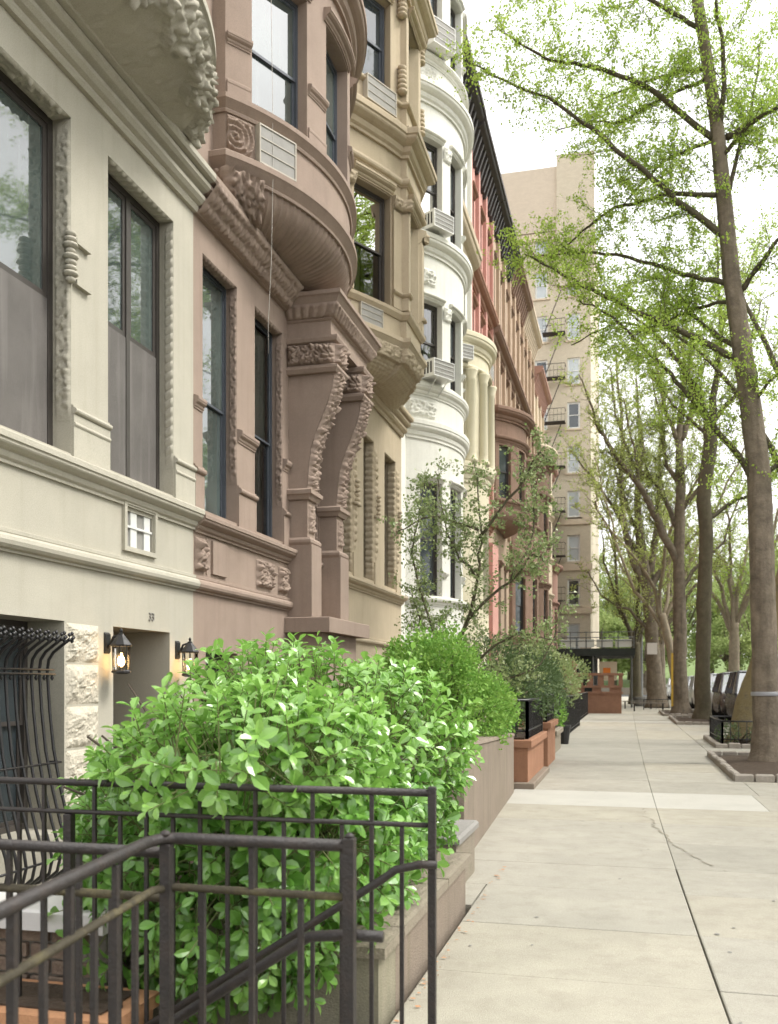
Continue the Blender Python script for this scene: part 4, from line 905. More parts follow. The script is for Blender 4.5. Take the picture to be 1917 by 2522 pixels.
mb = MB(); mb.box(-3.2, -1.42, 6.3, 6.45, -.72, .30); mb.build('rear_wall', M['stucco'], pl)
for x0, x1, y0, y1 in ((-3.22, -2.15, 4.06, 4.44), (-2.14, -1.06, 4.06, 4.44), (-1.44, -1.06, 4.445, 5.6), (-1.44, -1.06, 5.61, 6.5)):
    mb = MB(); nx, ny = 14, 10
    def fn(u, v): 
        e = min(1, 10 * min(u, 1 - u), 10 * min(v, 1 - v))
        return (x0 + (x1 - x0) * u, y0 + (y1 - y0) * v, .30 + .065 * (.75 + .25 * e) + .006 * noise.noise(Vector((u * 9 + x0, v * 9 + y0, 2))))
    mb.grid(fn, nx, ny); mb.quad((x0, y0, .302), (x1, y0, .302), (x1, y0, .352), (x0, y0, .352)); mb.quad((x1, y0, .302), (x1, y1, .302), (x1, y1, .352), (x1, y0, .352)); mb.quad((x0, y0, .302), (x0, y1, .302), (x0, y1, .352), (x0, y0, .352)); mb.quad((x0, y1, .302), (x1, y1, .302), (x1, y1, .352), (x0, y1, .352))
    mb.build('coping_stone', M['curbstone'], pl, fix=False)
mb = MB(); mb.grid(lambda u, v: (-3.2 + 1.8 * u, 4.4 + 1.95 * v, .25 + .03 * noise.noise(Vector((u * 8, v * 8, 0)))), 20, 20); mb.build('soil', M['soil'], pl, True)
bk = thing('brick_wall', 'low brick wall with white stone coping seen through the near railing', 'wall', (-3.4, 4.0, -.7))
mb = MB(); mb.box(-4.6, -2.33, 3.84, 4.02, -.71, .40); mb.build('mortar_core', M['mortar'], bk)
br = MB(); br.cbox(-.1, .1, -.012, .02, 0, .062, .006); brm = br.mesh('brick', M['brick'])
for r_ in range(13):
    for k in range(10):
        x = -4.5 + k * .222 + (.11 if r_ % 2 else 0)
        if x > -2.42: continue
        link('brick', brm, bk, Matrix.Translation((x, 3.83 + rnd.uniform(-.004, .004), -.56 + r_ * .075)))
for k in range(2):
    mb = MB(); mb.cbox(-4.65 + k * 1.18, -3.48 + k * 1.18, 3.76, 4.12, .405, .50, .012); mb.build('coping_stone', M['coping'], bk)
tg = thing('clay_trough', 'orange clay trough on the areaway floor below the brick wall', 'trough', (-3.2, 3.5, -.7))
mb = MB(); mb.hexa([(-4.3, 3.42, -.70), (-2.1, 3.42, -.70), (-2.1, 3.72, -.70), (-4.3, 3.72, -.70), (-4.36, 3.38, .12), (-2.04, 3.38, .12), (-2.04, 3.75, .12), (-4.36, 3.75, .12)]); mb.build('body', M['orange'], tg)
mb = MB(); mb.box(-4.39, -2.01, 3.35, 3.76, .122, .18); mb.build('rim', M['orange'], tg)
mb = MB(); mb.box(-4.3, -2.1, 3.42, 3.70, .182, .19); mb.build('soil', M['soil'], tg)

# ---------------- iron railings
def vbar(t, x, y, z0, z1, r, name='bar', m='iron', sq=True):
    mb = MB()
    if sq: mb.cbox(x - r, x + r, y - r, y + r, z0, z1, min(.004, r * .4))
    else: mb.tube([(x, y, z0), (x, y, z1)], r, 10)
    mb.build(name, M[m], t, not sq and False)
def rail(t, pts, r, m='iron', name='rail', n=10):
    mb = MB(); mb.tube(pts, r, n); return mb.build(name, M[m], t, True)
f1 = thing('iron_railing', 'nearest black iron railing with a bend towards the camera and mossy lower rail', 'railing', (-1.4, 2.6, 0), 'iron railings by the basement stair')
rail(f1, [(-.80, 2.6, 1.075), (-1.33, 2.6, 1.075), (-1.375, 2.57, 1.075), (-1.385, 2.5, 1.075), (-1.17, .6, 1.045)], .018)
rail(f1, [(-.80, 2.6, .925), (-1.34, 2.6, .925), (-1.385, 2.54, .925), (-1.17, .6, .90)], .012, 'iron_moss')
vbar(f1, -.785, 2.6, 0, 1.10, .0165, 'post'); mb = MB(); mb.lathe((-.785, 2.6, 1.10), [(.0165, 0), (.013, .008), (.004, .014)], 8); mb.build('post_cap', M['iron'], f1, True)
vbar(f1, -1.36, 2.58, 0, 1.06, .016, 'post')
mb = MB(); mb.lathe((-1.365, 2.58, 1.085), [(.02, 0), (.014, .012), (.004, .016)], 8); mb.build('post_cap', M['iron'], f1, True)
for k, x in enumerate((-.935, -1.09, -1.25)): vbar(f1, x, 2.6, 0, 1.06 if k == 1 else .915, .008)
for k in range(13): vbar(f1, -1.376 + .0147 * k, 2.42 - .13 * k, 0.0, 1.05 if k % 2 else .915, .008)
f3 = thing('iron_railing', 'level black iron railing running from the bent corner post towards the house', 'railing', (-3, 2.62, -.7), 'iron railings by the basement stair')
rail(f3, [(-1.40, 2.62, 1.025), (-5.1, 2.62, 1.025)], .018); rail(f3, [(-1.40, 2.62, .885), (-5.1, 2.62, .885)], .014, 'iron_moss')
for k in range(28): vbar(f3, -1.56 - .127 * k, 2.62, -.70, 1.01 if k % 2 else .875, .008 if k % 7 else .015)
f2 = thing('iron_railing', 'far black iron railing in front of the bush with a tall end post', 'railing', (-2.5, 3.5, -.7), 'iron railings by the basement stair')
rail(f2, [(-.73, 3.52, 1.125), (-5.1, 3.52, 1.125)], .015); rail(f2, [(-.73, 3.52, 1.0), (-5.1, 3.52, 1.0)], .01)
vbar(f2, -.73, 3.52, 0, 1.15, .0145, 'post')
for k in range(34): vbar(f2, -.85 - .122 * k, 3.52, (.0 if k < 2 else -.70), 1.112 if k % 2 == 1 else .99, .0075 if k not in (12, 24) else .018)
h1 = thing('handrail', 'bent iron handrail going down the steps from the nearest corner post', 'handrail', (-1.2, 2.68, -.7), 'handrails of the basement stair')
rail(h1, [(-.70, 2.66, .80), (-.80, 2.66, .80), (-.93, 2.66, .785), (-.985, 2.66, .75), (-2.35, 2.66, -.15)], .017); vbar(h1, -2.35, 2.66, -.7, -.15, .015, 'post')
h2 = thing('handrail', 'bent iron handrail going down the steps from the tall end post', 'handrail', (-1.2, 3.44, -.7), 'handrails of the basement stair')
rail(h2, [(-.70, 3.46, .86), (-.76, 3.46, .86), (-.86, 3.46, .835), (-.905, 3.46, .80), (-2.35, 3.46, -.15)], .016); vbar(h2, -2.35, 3.46, -.7, -.15, .015, 'post')

# ---------------- bulging window grille
gr = thing('window_grille', 'bulging black iron grille with flower tips over the cream house basement window', 'grille', FP(7.0, 0, .1))
prof = [(.27, 1.95), (.20, 1.90), (.10, 1.83), (.05, 1.76), (.035, 1.66), (.06, 1.3), (.10, .95), (.17, .6), (.25, .3), (.31, .12), (.33, 0.0), (.30, -.12), (.2, -.2), (.0, -.24)]
for k in range(14):
    yy = 5.95 + .12 * k; mb = MB(); mb.tube([FP(yy, p, z) for p, z in prof], .015, 6); mb.build('bar', M['ironclean'], gr, True)
    mb = MB()
    for j in range(5):
        a = j * 2 * math.pi / 5; mb.lathe(FP(yy + .036 * math.cos(a), .285, 1.965 + .036 * math.sin(a)), [(.005, -.02), (.021, 0), (.005, .02)], 6)
    mb.lathe(FP(yy, .30, 1.955), [(.005, -.018), (.018, 0), (.005, .018)], 6); mb.build('flower', M['ironclean'], gr, True)
    for zz in (1.60,):
        mb = MB(); mb.lathe(FP(yy + .06, .045, zz - .03), [(.003, 0), (.02, .025), (.003, .06)], 6); mb.build('knob', M['ironclean'], gr, True)
for p, z in ((.055, 1.67), (.07, 1.63), (.13, .82), (.33, .0)):
    mb = MB(); mb.tube([FP(5.85, p, z), FP(7.58, p, z)], .011, 6); mb.tube([FP(7.58, p, z), FP(7.58, -.02, z)], .011, 6); mb.build('cross_bar', M['ironclean'], gr, True)

# ---------------- lanterns
def lantern(label, Y, z):
    t = thing('wall_lantern', label, 'lantern', FP(Y, 0, z), 'lit wall lanterns at the basement door')
    c = FP(Y, .17, 0); x, y = c[0], c[1]
    mb = MB(); mb.hexa([FP(Y - .05, 0, z - .12), FP(Y + .05, 0, z - .12), FP(Y + .05, .02, z - .10), FP(Y - .05, .02, z - .10), FP(Y - .05, 0, z + .10), FP(Y + .05, 0, z + .10), FP(Y + .05, .02, z + .08), FP(Y - .05, .02, z + .08)]); mb.build('back_plate', M['ironclean'], t)
    mb = MB(); mb.tube([FP(Y, .015, z - .06), FP(Y, .05, z - .02), FP(Y, .08, z + .05), FP(Y, .17, z + .075)], [.018, .016, .014, .012], 8); mb.build('arm', M['ironclean'], t, True)
    mb = MB(); mb.lathe((x, y, z), [(.108, -.045), (.112, -.03), (.075, .02), (.045, .055), (.03, .075), (.032, .085), (.012, .095), (.018, .12), (.004, .14)], 8); mb.build('roof', M['ironclean'], t)
    mb = MB(); mb.lathe((x, y, z), [(.06, -.33), (.10, -.315), (.10, -.30), (.085, -.285)], 8); mb.build('base', M['ironclean'], t)
    for k in range(8):
        a = k * math.pi / 4 + .39; mb = MB(); mb.tube([(x + .083 * math.cos(a), y + .083 * math.sin(a), z - .29), (x + .09 * math.cos(a), y + .09 * math.sin(a), z - .04)], .005, 4); mb.build('bar', M['ironclean'], t)
    mb = MB(); mb.lathe((x, y, z - .20), [(.006, -.055), (.028, -.035), (.036, 0), (.03, .035), (.014, .06), (.012, .085)], 12); mb.build('bulb', M['bulb'], t, True)
    mb = MB()
    for k in range(8):
        a, b = k * math.pi / 4 + .39, (k + 1) * math.pi / 4 + .39
        mb.quad((x + .078 * math.cos(a), y + .078 * math.sin(a), z - .285), (x + .078 * math.cos(b), y + .078 * math.sin(b), z - .285), (x + .085 * math.cos(b), y + .085 * math.sin(b), z - .045), (x + .085 * math.cos(a), y + .085 * math.sin(a), z - .045))
    mb.build('glass', M['lampglass'], t, fix=False)
    ld = bpy.data.lights.new('lantern_light', 'POINT'); lo = bpy.data.objects.new('lantern_light', ld); COL.objects.link(lo); ld.energy = 9; ld.color = (1, .66, .34); ld.shadow_soft_size = .04
    lo.location = (0, 0, 0); lo.parent = t; lo.location = (.17, 0, -.2)
lantern('black lantern with glowing bulb beside the rough stone pier', 8.57, 1.97)
lantern('black lantern with glowing bulb half hidden by the top of the bush', 10.12, 1.95)

# ---------------- forecourt walls further along
sw = thing('stoop_wall', 'tall greyish brown stucco stoop wall just beyond the big bush', 'wall', (-1.7, 10.6, 0))
mb = MB(); mb.hexa([(-1.95, 7.9, -.1), (-1.36, 7.9, -.1), (-1.56, 13.2, -.1), (-2.15, 13.2, -.1), (-1.95, 7.9, .99), (-1.36, 7.9, .99), (-1.56, 13.2, .80), (-2.15, 13.2, .80)]); mb.build('wall', M['stucco'], sw)
mb = MB(); mb.hexa([(-1.97, 7.88, .995), (-1.345, 7.88, .995), (-1.545, 13.22, .805), (-2.17, 13.22, .805), (-1.95, 7.9, 1.03), (-1.36, 7.9, 1.03), (-1.56, 13.2, .84), (-2.15, 13.2, .84)]); mb.build('coping', M['stucco'], sw)
mb = MB(); mb.cbox(-5.1, -1.97, 8.0, 13.0, -.71, .3, .02); mb.build('forecourt_fill', M['soil'], sw)
pb_ = thing('stone_pedestal', 'small pale stone block at the end of the low planter kerb', 'stone block', (-1.4, 7.1, 0))
mb = MB(); mb.cbox(-1.75, -1.22, 6.75, 7.6, -.1, .36, .015); mb.build('block', M['curbstone'], pb_); mb = MB(); mb.cbox(-1.78, -1.19, 6.72, 7.63, .362, .42, .02); mb.build('cap', M['kerb'], pb_)
def planter_box(label, x0, x1, y0, y1, h, m, capm=None, base=True):
    t = thing('planter_wall', label, 'planter', ((x0 + x1) / 2, (y0 + y1) / 2, 0), 'forecourt planters')
    mb = MB(); mb.box(x0, x1, y0, y1, -.05, h - .11); mb.build('body', m, t)
    mb = MB(); mb.cbox(x0 - .05, x1 + .06, y0 - .06, y1 + .05, h - .108, h, .012); mb.build('cap', capm or m, t)
    if base: mb = MB(); mb.cbox(x0 - .05, x1 + .10, y0 - .1, y1 + .04, -.05, .09, .015); mb.build('base', M['stucco'], t)
    mb = MB(); mb.box(x0 + .06, x1 - .06, y0 + .06, y1 - .05, h + .002, h + .03); mb.build('soil', M['soil'], t); return t
planter_box('terracotta painted planter wall with a black railing on top', -2.3, -1.42, 13.75, 16.4, .71, M['terracotta'])
planter_box('narrow terracotta pier next beyond the terracotta planter', -1.9, -1.43, 17.4, 19.2, .82, M['terracotta'], base=False)
planter_box('low grey stone planter wall beyond the narrow pier', -2.2, -1.55, 20.6, 22.6, .50, M['curbstone'], base=False)
def small_fence(label, pts, z0, h, sp=.14, grp='low iron fences along the forecourts'):
    t = thing('iron_fence', label, 'fence', (*pts[0], z0), grp)
    rail(t, [(*p, z0 + h) for p in pts], .022, 'ironclean', n=6); rail(t, [(*p, z0 + .12) for p in pts], .014, 'ironclean', n=6)
    for a, b in zip(pts, pts[1:]):
        a, b = Vector(a), Vector(b); n = max(1, int((b - a).length / sp))
        for k in range(n + 1):
            q = a.lerp(b, k / n); vbar(t, q.x, q.y, z0, z0 + h - .01, .024 if k in (0, n) else .008, 'post' if k in (0, n) else 'bar', 'ironclean')
small_fence('black iron railing on top of the terracotta planter', [(-2.28, 13.95), (-1.45, 13.95), (-1.45, 16.3)], .71, .58)
small_fence('black iron railing on the narrow terracotta pier', [(-1.85, 17.5), (-1.47, 17.5), (-1.47, 19.1)], .82, .5)
small_fence('long black iron railing in front of the dark shrubs', [(-1.75, 24.5), (-1.7, 34.5)], .0, 1.15, .2)
small_fence('far black iron railing before the red brown stoop', [(-1.9, 36.0), (-1.9, 46.5)], .0, 1.1, .28)
pt = thing('flower_pot', 'small black pot standing at the edge of the paving beyond the low grey planter', 'pot', (-1.55, 24.0, 0))
mb = MB(); mb.lathe((-1.55, 24.0, 0), [(.10, 0), (.13, .25), (.15, .42), (.17, .43), (.17, .48), (.14, .48)], 12); mb.build('pot', M['ironclean'], pt)
mb = MB(); mb.lathe((-1.55, 24.0, .44), [(.13, 0), (.135, .02)], 12); mb.build('soil', M['soil'], pt)
# red brown stoop
rs = thing('stoop', 'red brown stone stoop with pierced side wall jutting across the pavement', 'stoop', (-2.5, 49.5, 0))
mb = MB(); mb.box(-5.2, -.30, 48.5, 48.9, -.05, 1.0); mb.build('lower_wall', M['redstone'], rs)
mb = MB(); mb.box(-5.2, -.22, 48.44, 48.98, 1.002, 1.10); mb.build('ledge', M['redstone'], rs)
for a, b in ((-5.2, -2.15), (-1.75, -1.3), (-.9, -.3)):
    mb = MB(); mb.box(a, b, 48.52, 48.9, 1.102, 1.30); mb.build('block', M['redstone'], rs)
mb = MB(); mb.box(-5.2, -.24, 48.45, 48.96, 1.302, 1.42); mb.build('ledge', M['redstone'], rs)
xs_ = [-2.5, -2.22, -2.0, -1.7, -1.48, -1.18, -.96, -.66, -.44, -.24]
for a, b in zip(xs_[0::2], xs_[1::2]): mb = MB(); mb.box(a, b, 48.52, 48.9, 1.422, 1.92); mb.build('pillar', M['redstone'], rs)
mb = MB(); mb.box(-2.55, -.22, 48.46, 48.95, 1.922, 2.05); mb.build('coping', M['redstone'], rs)
mb = MB(); mb.box(-2.85, -2.56, 48.4, 49.0, 1.422, 2.4); mb.lathe((-2.7, 48.7, 2.4), [(.26, 0), (.26, .08), (.12, .2), (.03, .34)], 4); mb.build('newel', M['redstone'], rs)
mb = MB(); mb.hexa([(-5.2, 48.55, 1.42), (-2.86, 48.55, 1.42), (-2.86, 48.85, 1.42), (-5.2, 48.85, 1.42), (-5.2, 48.55, 3.9), (-2.86, 48.55, 2.2), (-2.86, 48.85, 2.2), (-5.2, 48.85, 3.9)]); mb.build('sloping_wall', M['redstone'], rs)
for k in range(9): mb = MB(); mb.box(-5.2, -.5 - .4 * k, 48.901, 51.2, .2 * k - .05 * (k == 0), .2 * (k + 1) - .002); mb.build('step', M['brownstone'], rs)
# scaffold shed
sh = thing('sidewalk_shed', 'dark scaffold shed with railings over the far pavement', 'scaffold shed', (-2, 63, 0))
mb = MB(); mb.box(-4.6, .45, 60.0, 67.5, 3.25, 3.72); mb.build('deck', M['shed'], sh)
for x in (-4.3, -2.1, .25):
    for yy in (60.2, 63.6, 67.2):
        mb = MB(); mb.tube([(x, yy, 0), (x, yy, 3.25)], .06, 6); mb.build('post', M['steel'], sh)
for yy in (60.2, 67.2):
    for z in (4.2, 4.75): rail(sh, [(-4.5, yy, z), (.4, yy, z)], .03, 'steel', n=5)
    for k in range(6): mb = MB(); mb.tube([(-4.5 + k * .98, yy, 3.72), (-4.5 + k * .98, yy, 4.8)], .03, 5); mb.build('rail_post', M['steel'], sh)
for k in range(4): mb = MB(); mb.box(-4.2 + k * 1.15, -3.2 + k * 1.15, 60.28, 60.32, 3.8, 4.3); mb.build('panel', M['framewhite'], sh)
mb = MB(); mb.box(-4.5, -2.2, 61, 66, .0, 3.2); mb.build('hoarding', M['shed'], sh)
mb = MB(); mb.box(-1.75, -.65, 60.6, 60.66, 1.7, 2.9); mb.build('notice_board', M['palebuff'], sh); mb = MB(); mb.box(-1.5, -1.05, 60.57, 60.595, 2.1, 2.5); mb.build('sign_board', M['signorange'], sh)
for zz in (3.9, 4.0): pass
# lamp post
lp = thing('street_lamp', 'tall pale grey street lamp post beside the far trees', 'street lamp', (1.05, 75, 0))
mb = MB(); mb.lathe((1.05, 75, -.1), [(.2, 0), (.2, .5), (.12, .6), (.10, 4), (.08, 8.6)], 10); mb.build('pole', M['steel'], lp, True)
mb = MB(); mb.tube([(1.05, 75, 8.4), (1.2, 75, 8.9), (2.2, 75, 9.1)], .05, 6); mb.build('arm', M['steel'], lp); mb = MB(); mb.box(2.0, 2.7, 74.85, 75.15, 8.98, 9.12); mb.build('lamp_head', M['steel'], lp)
# traffic things far off
sg = thing('road_sign', 'small orange work sign far down the road', 'sign', (6.0, 78, -.14))
mb = MB(); mb.tube([(6.0, 78, -.14), (6.0, 78, 2.0)], .04, 6); mb.build('post', M['steel'], sg)
mb = MB(); mb.hexa([(5.4, 77.9, 2.0), (6.0, 77.9, 1.4), (6.0, 77.94, 1.4), (5.4, 77.94, 2.0), (6.0, 77.9, 2.6), (6.6, 77.9, 2.0), (6.6, 77.94, 2.0), (6.0, 77.94, 2.6)]); mb.build('board', M['signorange'], sg)
# ============================================================ PLANTS
def rvec(r): 
    while True:
        v = Vector((r.uniform(-1, 1), r.uniform(-1, 1), r.uniform(-1, 1)))
        if .05 < v.length < 1: return v.normalized()
def leaf_quad(mb, p, d, size, r, wide=.55, tone=None):
    """small pointed leaf of two triangles, tip along d"""
    d = d.normalized(); s = d.cross(rvec(r)); s = s.normalized() if s.length > 1e-6 else d.orthogonal().normalized()
    n = len(mb.v); a = p; b = p + d * size * .5 + s * size * wide * .5; c = p + d * size; e = p + d * size * .5 - s * size * wide * .5
    mb.v += [tuple(a), tuple(b), tuple(c), tuple(e)]; mb.f.append((n, n + 1, n + 2, n + 3)); mb.tone.append(r.random() if tone is None else tone)
def big_leaf(mb, p, d, up, size, wide, fold, droop, tone):
    """obovate leaf with folded midrib and drooping tip: 12 triangles"""
    d = d.normalized(); s = d.cross(up); s = s.normalized() if s.length > 1e-6 else d.orthogonal().normalized(); n = s.cross(d)
    st = [(.28, .55), (.58, 1.0), (.84, .72)]; base = len(mb.v)
    def P(t, w): return p + d * (size * t) + s * (size * wide * .5 * w) + n * (abs(w) * fold * size * wide * .5 - droop * size * t * t)
    mb.v.append(tuple(P(0, 0)))
    for t, w in st: mb.v += [tuple(P(t, -w)), tuple(P(t, 0)), tuple(P(t, w))]
    mb.v.append(tuple(P(1, 0))); b = base
    mb.f += [(b, b + 2, b + 1), (b, b + 3, b + 2)]
    for k in (1, 4): mb.f += [(b + k, b + k + 1, b + k + 4, b + k + 3), (b + k + 1, b + k + 2, b + k + 5, b + k + 4)]
    mb.f += [(b + 7, b + 8, b + 10), (b + 8, b + 9, b + 10)]; mb.tone += [tone] * 8

# ---------------- the big glossy bush
bush = thing('glossy_bush', 'big bright green bush with broad glossy leaves spilling over the black railing', 'bush', (-2.0, 5.3, .25))
r = random.Random(11)
lobes = [((-1.98, 5.35, 1.06), (.80, 1.05, .68), 5), ((-1.55, 5.6, 1.16), (.54, .95, .48), 2.4), ((-1.68, 3.98, 1.22), (.58, .62, .27), 1.5), ((-2.52, 4.95, .78), (.46, .72, .50), 2.2), ((-2.12, 4.2, .72), (.5, .5, .5), 1.6), ((-1.88, 3.92, .58), (.60, .34, .56), 1.8), ((-1.35, 4.15, .78), (.32, .42, .36), .9), ((-1.9, 4.75, .75), (.80, .62, .55), 2.2), ((-2.1, 4.35, .42), (.55, .40, .42), 1.2), ((-1.45, 5.0, .7), (.30, .75, .52), 1.3), ((-1.38, 6.0, .85), (.26, .65, .46), 1.1)]
leaves = []; stems = MB()
tot = sum(l[2] for l in lobes)
inside = lambda p, k: any(j != k and sum(((p[i] - c[i]) / (e[i] * .86)) ** 2 for i in range(3)) < 1 for j, (c, e, w) in enumerate(lobes))
nshoot = 3700
for k, (c, e, w) in enumerate(lobes):
    for i in range(int(nshoot * w / tot)):
        v = rvec(r); q = r.uniform(.80, 1.06) if r.random() < .72 else r.uniform(.4, .8)
        p = Vector((c[0] + v.x * e[0] * q, c[1] + v.y * e[1] * q, c[2] + v.z * e[2] * q))
        if inside(p, k) and r.random() < .8: continue
        if p.z < .12 or (p.z < .42 and p.x > -1.08) or p.x < -4.9: continue
        out = Vector((v.x / e[0], v.y / e[1], v.z / e[2])).normalized()
        d = (out + Vector((0, 0, .3)) + rvec(r) * .5).normalized()
        if p.z < .8: d = (d + Vector((0, 0, -.5))).normalized()
        L = r.uniform(.05, .12) if r.random() < .93 else r.uniform(.14, .22); stems.tube([p - d * .18, p, p + d * L], [.004, .0035, .002], 4, False)
        n = r.randint(6, 9); ph = r.uniform(0, 6.28); o1 = d.orthogonal().normalized(); o2 = d.cross(o1)
        young = r.random()
        for j in range(n):
            a = ph + j * 2.4; t = j / (n - 1); rad = o1 * math.cos(a) + o2 * math.sin(a)
            ld = (rad * (1.0 - .45 * t) + d * (.25 + .6 * t) + Vector((0, 0, -.12))).normalized()
            sz = r.uniform(.068, .118) * (1.0 - .35 * t); up = (d + Vector((0, 0, .6)) + rvec(r) * .25)
            leaves.append((p + d * (L * t), ld, up, sz, r.uniform(.5, .62), r.uniform(.15, .5), r.uniform(.05, .35), min(1, max(0, .25 * r.random() + .55 * young * t + .3 * (p.z > 1.0) + .2))))  # leaves high on the bush get a lighter tone: sky light put into the colour
camp = Vector((0, 0, 1.55))
def vis_rank(l):
    tocam = (camp - l[0]); n = l[1].cross(l[2]); dep = tocam.length
    return l[3] / dep
order = sorted(range(len(leaves)), key=lambda i: -vis_rank(leaves[i]))
front = set()
for i in order:
    if len(front) >= 290: break
    l = leaves[i]
    if r.random() < .3: front.add(i)
fol = MB(); fol.tone = []
variants = []
for k in range(10):
    mbv = MB(); mbv.tone = []
    big_leaf(mbv, Vector((0, 0, 0)), Vector((0, 1, 0)), Vector((0, 0, 1)), 1.0, .52 + .012 * k, .15 + .035 * k, .05 + .03 * ((k * 7) % 10), (k + .5) / 10)
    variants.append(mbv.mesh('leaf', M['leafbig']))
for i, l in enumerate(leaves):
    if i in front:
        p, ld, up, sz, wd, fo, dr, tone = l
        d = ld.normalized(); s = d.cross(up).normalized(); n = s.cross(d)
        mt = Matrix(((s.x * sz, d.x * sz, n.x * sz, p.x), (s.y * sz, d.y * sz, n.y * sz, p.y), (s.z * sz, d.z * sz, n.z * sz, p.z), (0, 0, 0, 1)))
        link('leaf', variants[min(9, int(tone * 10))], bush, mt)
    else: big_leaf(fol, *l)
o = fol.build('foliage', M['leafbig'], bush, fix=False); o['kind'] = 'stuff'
stems_o = stems.build('shoots', M['stem'], bush, fix=False); stems_o['kind'] = 'stuff'
mb = MB()
for k in range(26):
    a = Vector((-2.1 + r.uniform(-.35, .35), 5.3 + r.uniform(-.35, .35), .2)); b = Vector((-2.1 + r.uniform(-1.1, .8), 5.2 + r.uniform(-.9, .9), r.uniform(.7, 1.6))); m_ = a.lerp(b, .5) + Vector((0, 0, .12))
    mb.tube([a, m_, b], [.02, .014, .006], 6)
mb.build('branches', M['twig'], bush, True)

# ---------------- clipped and loose shrubs
def shrub(name, label, base, lobes, n, size, lm, r, wide=.4, spray=5, barkm='twig', up=.5):
    t = thing(name, label, 'shrub', base); mb = MB(); mb.tone = []; tot = sum(e[0] * e[1] + e[1] * e[2] + e[0] * e[2] for c, e in lobes)
    for c, e in lobes:
        m_ = int(n * (e[0] * e[1] + e[1] * e[2] + e[0] * e[2]) / tot)
        for i in range(m_):
            v = rvec(r); q = r.uniform(.35, 1.04) ** .5 * r.uniform(.93, 1.05); q *= 1 + .16 * noise.noise(Vector((v.x * 3 + c[0], v.y * 3, v.z * 3)))
            p = Vector((c[0] + v.x * e[0] * q, c[1] + v.y * e[1] * q, c[2] + v.z * e[2] * q))
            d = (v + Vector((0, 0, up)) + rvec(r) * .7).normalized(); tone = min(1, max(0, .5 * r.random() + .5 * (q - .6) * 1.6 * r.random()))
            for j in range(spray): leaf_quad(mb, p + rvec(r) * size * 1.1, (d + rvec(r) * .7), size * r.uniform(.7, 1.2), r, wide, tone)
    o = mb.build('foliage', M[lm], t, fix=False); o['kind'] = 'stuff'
    mb = MB(); b = Vector(base)
    for c, e in lobes:
        for k in range(5): mb.tube([b + rvec(r) * .1, b.lerp(Vector(c), .5) + rvec(r) * .15, Vector(c) + rvec(r) * e[0] * .5], [.03, .02, .006], 5)
    mb.build('stems', M[barkm], t, True); return t
r = random.Random(5)
shrub('lime_shrub', 'fine leaved bright lime green conifer shrub behind the stucco stoop wall', (-2.2, 11.0, .3), [((-2.2, 10.7, 1.55), (.60, .75, .66)), ((-1.85, 11.0, 1.2), (.5, .8, .6)), ((-2.5, 11.2, 1.35), (.5, .7, .55)), ((-1.7, 11.8, 1.2), (.36, .6, .42)), ((-2.0, 10.4, 1.75), (.35, .4, .36)), ((-2.45, 10.6, 1.75), (.33, .4, .33))], 3600, .048, 'leaflime', r, .62, 6, up=.2)
shrub('dark_shrub', 'loose dark green shrub above the terracotta planter', (-1.9, 15.2, .7), [((-1.9, 15.0, 1.35), (.55, .9, .65)), ((-1.6, 16.2, 1.55), (.5, .9, .6)), ((-2.2, 15.8, 1.8), (.6, .9, .55))], 2200, .06, 'leafdark', r, .5, 5)
shrub('dark_shrub', 'dark green shrub overhanging the railing beyond the narrow pier', (-2.0, 19.5, .3), [((-1.85, 19.5, 1.5), (.6, 1.3, .8)), ((-2.2, 22, 1.5), (.6, 1.4, .9)), ((-2.1, 25.5, 1.2), (.5, 1.6, .8))], 1500, .075, 'leafdark', r, .5, 5)
shrub('pot_plant', 'small bright green plant by the black pot', (-1.75, 22.9, .45), [((-1.7, 23.0, .8), (.22, .4, .42))], 160, .07, 'leaflime', r, .5, 5)
shrub('forecourt_shrub', 'yellow green shrub hanging over the far black railing', (-2.2, 30, .0), [((-2.1, 30, 1.5), (.6, 2.2, .9)), ((-1.9, 33.5, 1.9), (.6, 1.2, .6)), ((-2.4, 27, 1.9), (.5, 1.5, .8))], 900, .09, 'leafolive', r, .5, 5)

